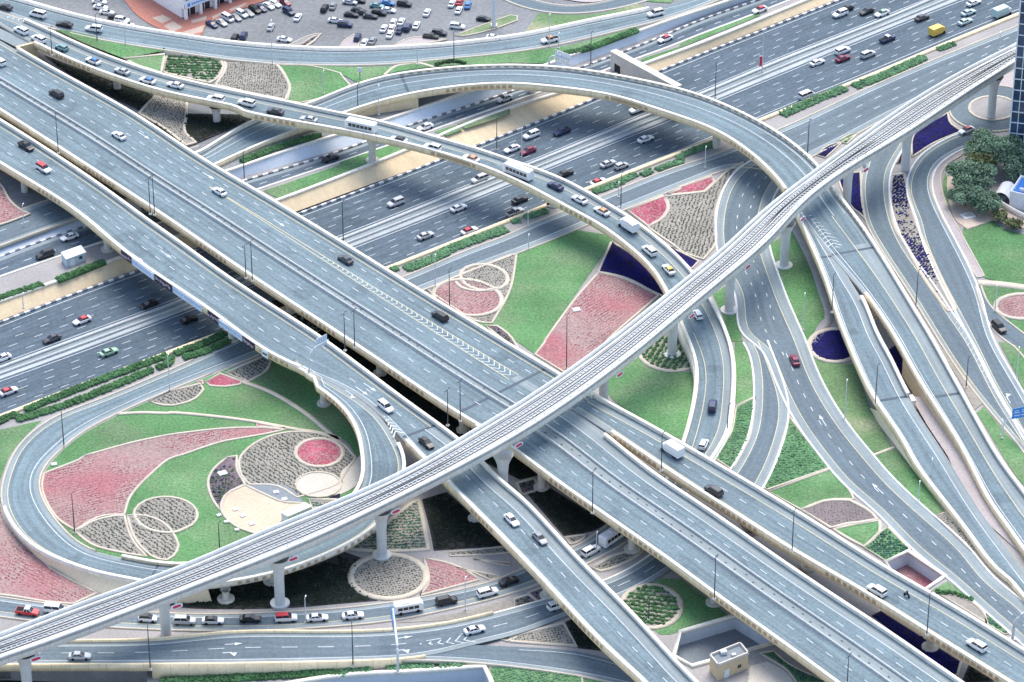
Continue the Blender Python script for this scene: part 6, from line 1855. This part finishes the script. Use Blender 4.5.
# advertising banners on the leftmost bridge
BN = [((119, 251), (131.5, 260), 'banner_dark', 'dark patterned advertising panel furthest left on the leftmost bridge'), ((131.8, 260.5), (156, 276), 'banner_blue', 'pale blue banner between two dark panels, nearest the grey kiosk'),
      ((156.3, 276.5), (171.5, 287), 'banner_dark', 'dark patterned panel second from the left on the leftmost bridge'), ((171.8, 287.5), (206, 310.5), 'banner_blue', 'longest pale blue banner above the motorway'),
      ((206.3, 311), (222.5, 322), 'banner_dark', 'dark and blue patterned panel above the near motorway carriageway'), ((222.8, 322.5), (247.5, 339.5), 'banner_blue', 'pale blue banner above the hedge and service road'),
      ((247.8, 340), (260.5, 348.5), 'banner_dark', 'dark patterned panel nearest the loop garden'), ((263.5, 350.5), (272, 356.5), 'sign_white', 'short white panel at the right end of the banner row')]
Lf = R['left']
for (a0, a1, m, lb) in BN:
    l = []
    for x, y in (a0, a1):
        i, t, g = Lf.locate(x, y, -.0); l.append(Lf.len[i])
    lc, ln = (l[0] + l[1]) / 2, max(1.0, l[1] - l[0] - .1)
    c = Lf.point(0, -.09, lc); hh = Lf.heading(int(np.searchsorted(Lf.len, lc)))
    root = empty('advertising_banner', lb, 'banner', tuple(c), hh, 'advertising banners on the leftmost bridge')
    side = -1 if np.dot(Lf.D[10][:2], (-math.sin(hh), math.cos(hh))) > 0 else 1
    B = Box(); B.box((0, side * .05, -.02), (ln, .16, 1.9)); B.ob('panel', M[m], root)
    B = Box()
    if m == 'banner_dark':
        x = -ln / 2 + .45
        while x < ln / 2 - .5:
            w = random.uniform(.25, .6)
            B.box((x, side * .14, random.uniform(-.35, .2)), (w, .05, random.uniform(.5, 1.0))); x += w + .22
        o = B.ob('printed_mark', M['banner_pink'], root); o['kind'] = 'stuff'
    elif m == 'banner_blue':
        x = -ln / 2 + .6
        while x < ln / 2 - .6:
            w = random.uniform(.3, .8)
            B.box((x, side * .14, .15), (w, .05, .35)); x += w + .25
        o = B.ob('printed_mark', mat('banner_print_blue', (.40, .52, .74)), root); o['kind'] = 'stuff'
    else:
        B.box((0, side * .14, 0), (ln * .7, .05, .5)); B.ob('printed_mark', M['banner_dark'], root)

# ------------------------------------------------------------------ buildings and boxes
def cabin(fl, fr, bl, h, label, name, cat, wall, roofm, door=True, z=0.0, overhang=.12):
    """small flat-roofed box from three ground corners"""
    a, b, c = (np.array(W(*q, z)) for q in (fl, fr, bl))
    d = b + c - a
    root = empty(name, label, cat, tuple((a + d) / 2))
    o3 = (a + d) / 2
    u, v = b - a, c - a
    B = Box(); pts = [a - o3, b - o3, d - o3, c - o3]
    B.prism([(p_[0], p_[1]) for p_ in pts], 0, h); B.ob('wall', M[wall], root)
    B = Box(); B.prism([(p_[0] * (1 + overhang * .3), p_[1] * (1 + overhang * .3)) for p_ in pts], h + .003, h + .2); rf = B.ob('roof', M[roofm], root)
    un = u / np.linalg.norm(u); ang = math.atan2(un[1], un[0]); nr = np.array([un[1], -un[0], 0])
    if np.dot(nr, -v) < 0: nr = -nr
    if door:
        for f, w, hh, z0, m, nm in ((.30, 1.3, 2.1, 0, 'white_box', 'door'), (.72, .9, .8, 1.3, 'tower_glass', 'window')):
            q = a - o3 + u * f + nr * .04
            B = Box(); B.box((q[0], q[1], z0 + hh / 2 + .02), (w, .1, hh), ang); B.ob(nm, M[m], root)
    return root, a, u, v, o3
cabin((67, 268.3), (86.5, 261.2), (62.0, 261.5), 2.6, 'pale grey flat-roofed kiosk on the tan terrace at the left', 'kiosk', 'kiosk', 'blue_wall', 'white_box')
cabin((288.5, 525.0), (312, 515.0), (281.5, 521.0), 2.3, 'white flat container beside the sand blob in the loop garden', 'container', 'container', 'white_box', 'white_box', False)
pb, a, u, v, o3 = cabin((717.5, 681), (747.5, 669), (709.5, 671), 3.9, 'small tan flat-roofed pump house at the bottom edge', 'pump_house', 'building', 'fascia', 'slate')
B = Box()
ca = [a - o3, a + u - o3, a + u + v - o3, a + v - o3]
for k in range(4):
    s_, e_ = ca[k], ca[(k + 1) % 4]
    mid = (s_ + e_) / 2; d_ = e_ - s_
    B.box((mid[0], mid[1], 4.35), (np.linalg.norm(d_) + .3, .3, .7), math.atan2(d_[1], d_[0]))
B.ob('roof_parapet', M['parapet'], pb)
for c, q in (((-1.2, .4, 4.6), (1.4, 1.0, .8)), ((1.0, -.3, 4.45), (.9, .7, .5))):
    B = Box(); B.box(c, q, .3); B.ob('roof_unit', M['metal_light'], pb)
# small pale boxes on the loop garden
for k, (x, y, sz, lb) in enumerate(((222.5, 473.5, 1.6, 'white framed hatch in the dark purple bed'), (276, 492.5, 1.0, 'left white hatch on the blue grey gravel'), (284.5, 499.5, 1.0, 'right white hatch on the blue grey gravel'),
        (235.5, 509.5, 1.0, 'leftmost of three white hatches on the sand'), (243, 515.8, 1.0, 'middle one of three white hatches on the sand'), (252, 524, 1.0, 'rightmost of three white hatches on the sand'),
        (219, 515.5, .8, 'pale block at the upper sand edge on the lawn'), (226.5, 522, .8, 'pale block at the middle sand edge on the lawn'), (237, 530, .8, 'pale block at the lower sand edge on the lawn'),
        (576.5, 310, 1.5, 'bright white slab in the long pinkish red bed'), (54, 464.5, 1.0, 'tiny white block at the tip of the loop lawn'), (968, 216, 2.6, 'white slab on the tan ground below the grove'))):
    p = W(x, y, 0.12)
    r0 = empty('access_hatch', lb, 'hatch', p, random.uniform(.2, .5))
    B = Box(); B.box((0, 0, .12), (sz * 1.25, sz, .3)); B.ob('frame', M['white_box'], r0)
    B = Box(); B.box((0, 0, .29), (sz * .85, sz * .62, .05)); B.ob('lid', M['sand_white' if k else 'blue_wall'], r0)

# glass tower at the right edge
p0 = np.array(W(1007.5, 158, 0))
tw_ = empty('glass_tower', 'blue glass office tower cut off by the right edge', 'building', tuple(p0), math.radians(-13))
Hh = 62.0
B = Box(); B.prism([(0, 0), (26, 0), (26, 24), (0, 24)], 0, 4.5); B.ob('plinth', M['blue_wall'], tw_)
B = Box(); B.prism([(.15, .15), (25.85, .15), (25.85, 23.85), (.15, 23.85)], 4.5, Hh); B.ob('core', M['slate'], tw_)
pg = Box(); pg.box((0, 0, 0), (1.72, .12, 2.9)); pgm = pg.mesh('pane', M['tower_glass'])
fr_ = Box()
for k in range(17):
    z = 4.5 + k * 3.3
    fr_.box((13, -.0, z), (26.1, .36, .22)); fr_.box((0, 12, z), (.36, 24.1, .22))
    for q in range(6):
        o = ob('pane', pgm, tw_); o.location = (1.0 + q * 1.95, .06, z + 1.66)
    for q in range(5):
        o = ob('pane', pgm, tw_); o.location = (.06, 1.0 + q * 1.95, z + 1.66); o.rotation_euler = (0, 0, math.pi / 2)
for q in range(14):
    fr_.box((q * 1.95 + .02, -.02, 4.5 + (Hh - 4.5) / 2), (.18, .32, Hh - 4.6))
    if q < 12: fr_.box((-.02, q * 1.95 + .02, 4.5 + (Hh - 4.5) / 2), (.32, .18, Hh - 4.6))
o = fr_.ob('mullion', M['sign_white'], tw_); o['kind'] = 'stuff'

# white house with the blue roof
p0 = np.array(W(1009, 207, 0))
vh = empty('white_house', 'white low house with a bright blue roof at the right edge', 'building', tuple(p0), math.radians(-24))
B = Box(); B.prism([(0, 0), (24, 0), (24, 9), (0, 9)], 0, 4.2); B.ob('wall', M['white_wall'], vh)
B = Box(); B.prism([(.5, .5), (23.5, .5), (23.5, 8.5), (.5, 8.5)], 4.2, 4.32); B.ob('roof', M['pool_blue'], vh)
B = Box()
for c, s in (((12, .15, 4.5), (24.2, .35, .7)), ((12, 8.85, 4.5), (24.2, .35, .7)), ((.15, 4.5, 4.5), (.35, 8.4, .7))): B.box(c, s)
B.ob('roof_parapet', M['white_wall'], vh)
for k in range(4):
    B = Box(); B.box((2.5 + k * 2.1, 2.0 + (k % 2) * 2.0, 4.75), (1.2, .9, .9)); B.ob('air_conditioner', M['metal_light'], vh)
B = Box()
n = 10
V, F = [], []
for k in range(n + 1):
    a = math.pi * k / n
    for y in (1.0, 7.5): V.append((-2.6 - 2.6 * math.cos(a), y, 3.2 * math.sin(a)))
for k in range(n): F.append((2 * k, 2 * k + 1, 2 * k + 3, 2 * k + 2))
B.add(V, F); B.ob('vault', M['white_wall'], vh)
B = Box(); B.box((-2.6, .98, 1.2), (3.0, .1, 2.2)); B.ob('window', M['tower_glass'], vh)
gw = ribbon_line('garden_wall', smooth_line(trace("51:830,520 940,590 1060,650", 0), 20), .5, 1.6, M['parapet'])
tag(gw, 'pale garden wall in front of the white house', 'wall')

# shop building, top left
c0 = np.array(W(185, 20.5, FAR)); cl = np.array(W(150, -1, FAR)); cr = np.array(W(243, -1.5, FAR))
u, v = cr - c0, cl - c0
un, vn = u / np.linalg.norm(u), v / np.linalg.norm(v)
c_l, c_r = c0 + vn * 30, c0 + un * 70
sb_ = empty('shop_building', 'white corner shop building on red paving at the top left', 'building', tuple(c0))
B = Box(); B.prism([(0, 0), tuple((c_r - c0)[:2]), tuple((c_r + c_l - 2 * c0)[:2]), tuple((c_l - c0)[:2])], 3.4, 13); B.ob('wall', M['white_wall'], sb_)
B = Box()
q0 = -vn * -.6
B.prism([tuple((vn * 1.6 + un * .0)[:2]), tuple((un * 70 + vn * 1.6)[:2]), tuple((c_r + c_l - 2 * c0)[:2]), tuple((c_l - c0)[:2])], 0, 3.4); B.ob('ground_floor', M['white_wall'], sb_)
ang = math.atan2(un[1], un[0]); nr = np.array([-vn[0], -vn[1], 0])
for k in range(10):
    q = un * (.4 + k * 5.2)
    B = Box(); B.box((q[0], q[1] + .2, 1.7), (.8, .8, 3.4), ang); B.ob('pillar', M['white_wall'], sb_)
    for j in range(2):
        q = un * (1.9 + k * 5.2 + j * 2.0) + vn * 1.56
        B = Box(); B.box((q[0], q[1], 1.45), (1.7, .12, 2.5), ang); B.ob('shop_window', M['glass'], sb_)
q = un * 5.4 + nr * .06
B = Box(); B.box((q[0], q[1], 4.5), (9.6, .16, 1.9), ang); sg = B.ob('sign_band', M['banner_blue'], sb_)
B = Box(); B.box((q[0] - un[0] * 3.9 + nr[0] * .1, q[1] - un[1] * 3.9 + nr[1] * .1, 4.5), (.9, .08, 1.0), ang)
for k in range(9): B.box((q[0] + un[0] * (-2.6 + k * .75) + nr[0] * .1, q[1] + un[1] * (-2.6 + k * .75) + nr[1] * .1, 4.5), (.5, .06, .5), ang)
o = B.ob('sign_lettering', M['sign_blue'], sb_); o['kind'] = 'stuff'
q = un * 17 + nr * .06
B = Box(); B.box((q[0], q[1], 4.4), (11, .14, 1.7), ang); B.ob('sign_band', M['pave_buff'], sb_)
for k in range(2):
    q = un * 5.4 + nr * .06
    B = Box(); B.box((q[0], q[1], 6.6 + k * 2.4), (9.6, .12, 1.1), ang); B.ob('window', M['tower_glass'], sb_)
q = nr * .0 + un * .12 - un * .12
B = Box(); B.box((-.12 * 1, .3, 4.4), (.16, .7, 1.6), math.atan2(vn[1], vn[0]) + math.pi / 2); B.ob('side_sign', M['sign_red'], sb_)
for k in range(3):
    q = vn * (5 + k * 6) - un * .06
    B = Box(); B.box((q[0], q[1], 7.5), (1.4, .12, 1.6), math.atan2(vn[1], vn[0])); B.ob('window', M['tower_glass'], sb_)
rp = patch('paving', "px:118,-8 150,-4 183,18 245,-6 290,-8 225,16 206,26 203,34 200,36 168,32 140,18", 'red brick paving round the corner shop building', 'pave_red', z=FAR, lift=.05)
for k, tr in enumerate(("px:152,18.5 163,15.5 172,20 162,24", "px:164,26.5 173,22 183,28 172,33", "px:191,21 207,16.5 206,20.5 192,24", "px:176,35 205,25.5 202,32.5 187,36", "px:212,17 227,11 222,15 213,20", "px:229,10 247,3 245,6 231,12")):
    patch('paving', tr, 'buff paving field %s from the left in the red paving' % ORD[k], 'pave_buff', z=FAR, lift=.09)
# car park: bay lines, islands, verge
def bays(tr, n, dx, label):
    a, b = trace(tr, FAR)[:2]
    B = Box()
    stp = (b - a) / n
    d = np.array(dx, float); ln = np.hypot(*d); ang = math.atan2(d[1], d[0])
    for k in range(n + 1):
        c = a + stp * k
        B.box((c[0] + d[0] / 2, c[1] + d[1] / 2, FAR + .03), (ln, .12, .02), ang)
    o = B.ob('bay_marking', M['shoulder']); o['kind'] = 'structure'; o['label'] = label
    return o
vdir = (.9, 5.0)
bays("10:470,235 960,95", 11, vdir, 'painted parking bay lines in the left part of the car park')
bays("10:640,175 990,85", 8, vdir, 'second row of painted bay lines, left part')
bays("20:180,255 480,170", 8, vdir, 'painted parking bay lines in the middle of the car park')
bays("20:440,165 860,20", 12, vdir, 'painted parking bay lines in the right part of the car park')
bays("20:560,110 830,15", 7, vdir, 'second row of painted bay lines, right part')
bays("10:240,165 700,45", 12, (2.9, -3.6), 'painted bay lines in front of the shops')
patch('traffic_island', "10:690,285 760,250 840,215 905,205 870,240 800,288", 'pale kerbed island at the car park exit', 'pave', z=FAR, lift=.12, kerb=.4)
bed('dark', "10:765,285 810,255 880,215 900,212 850,262 800,288", 'planted strip on the island at the car park exit', z=FAR, kerb=.3, lift=.16)
patch('traffic_island', "20:-10,295 30,245 85,210 118,225 110,297", 'pink kerbed island at the edge of the car park', 'pave_pink', z=FAR, lift=.12, kerb=.4)
patch('traffic_island', "20:320,275 400,238 470,226 640,240 520,262", 'long kerbed island between car park and top road', 'pave_pink', z=FAR, lift=.12, kerb=.4)
lawn("20:690,215 860,150 1017,95 1060,100 1060,125 900,182 730,218", 'grass verge at the right end of the car park', z=FAR, m='lawn_dry', kerb=.4)
lawn("30:-40,100 0,85 35,95 20,130 -60,170", 'rounded grass corner right of the car park', z=FAR, m='lawn_dry')

# plants of the beds laid out in this section
for k, o, pts, rad, m, hg, base in TODO:
    scatter('plant', pts, rad, m, o, hg, base=base)
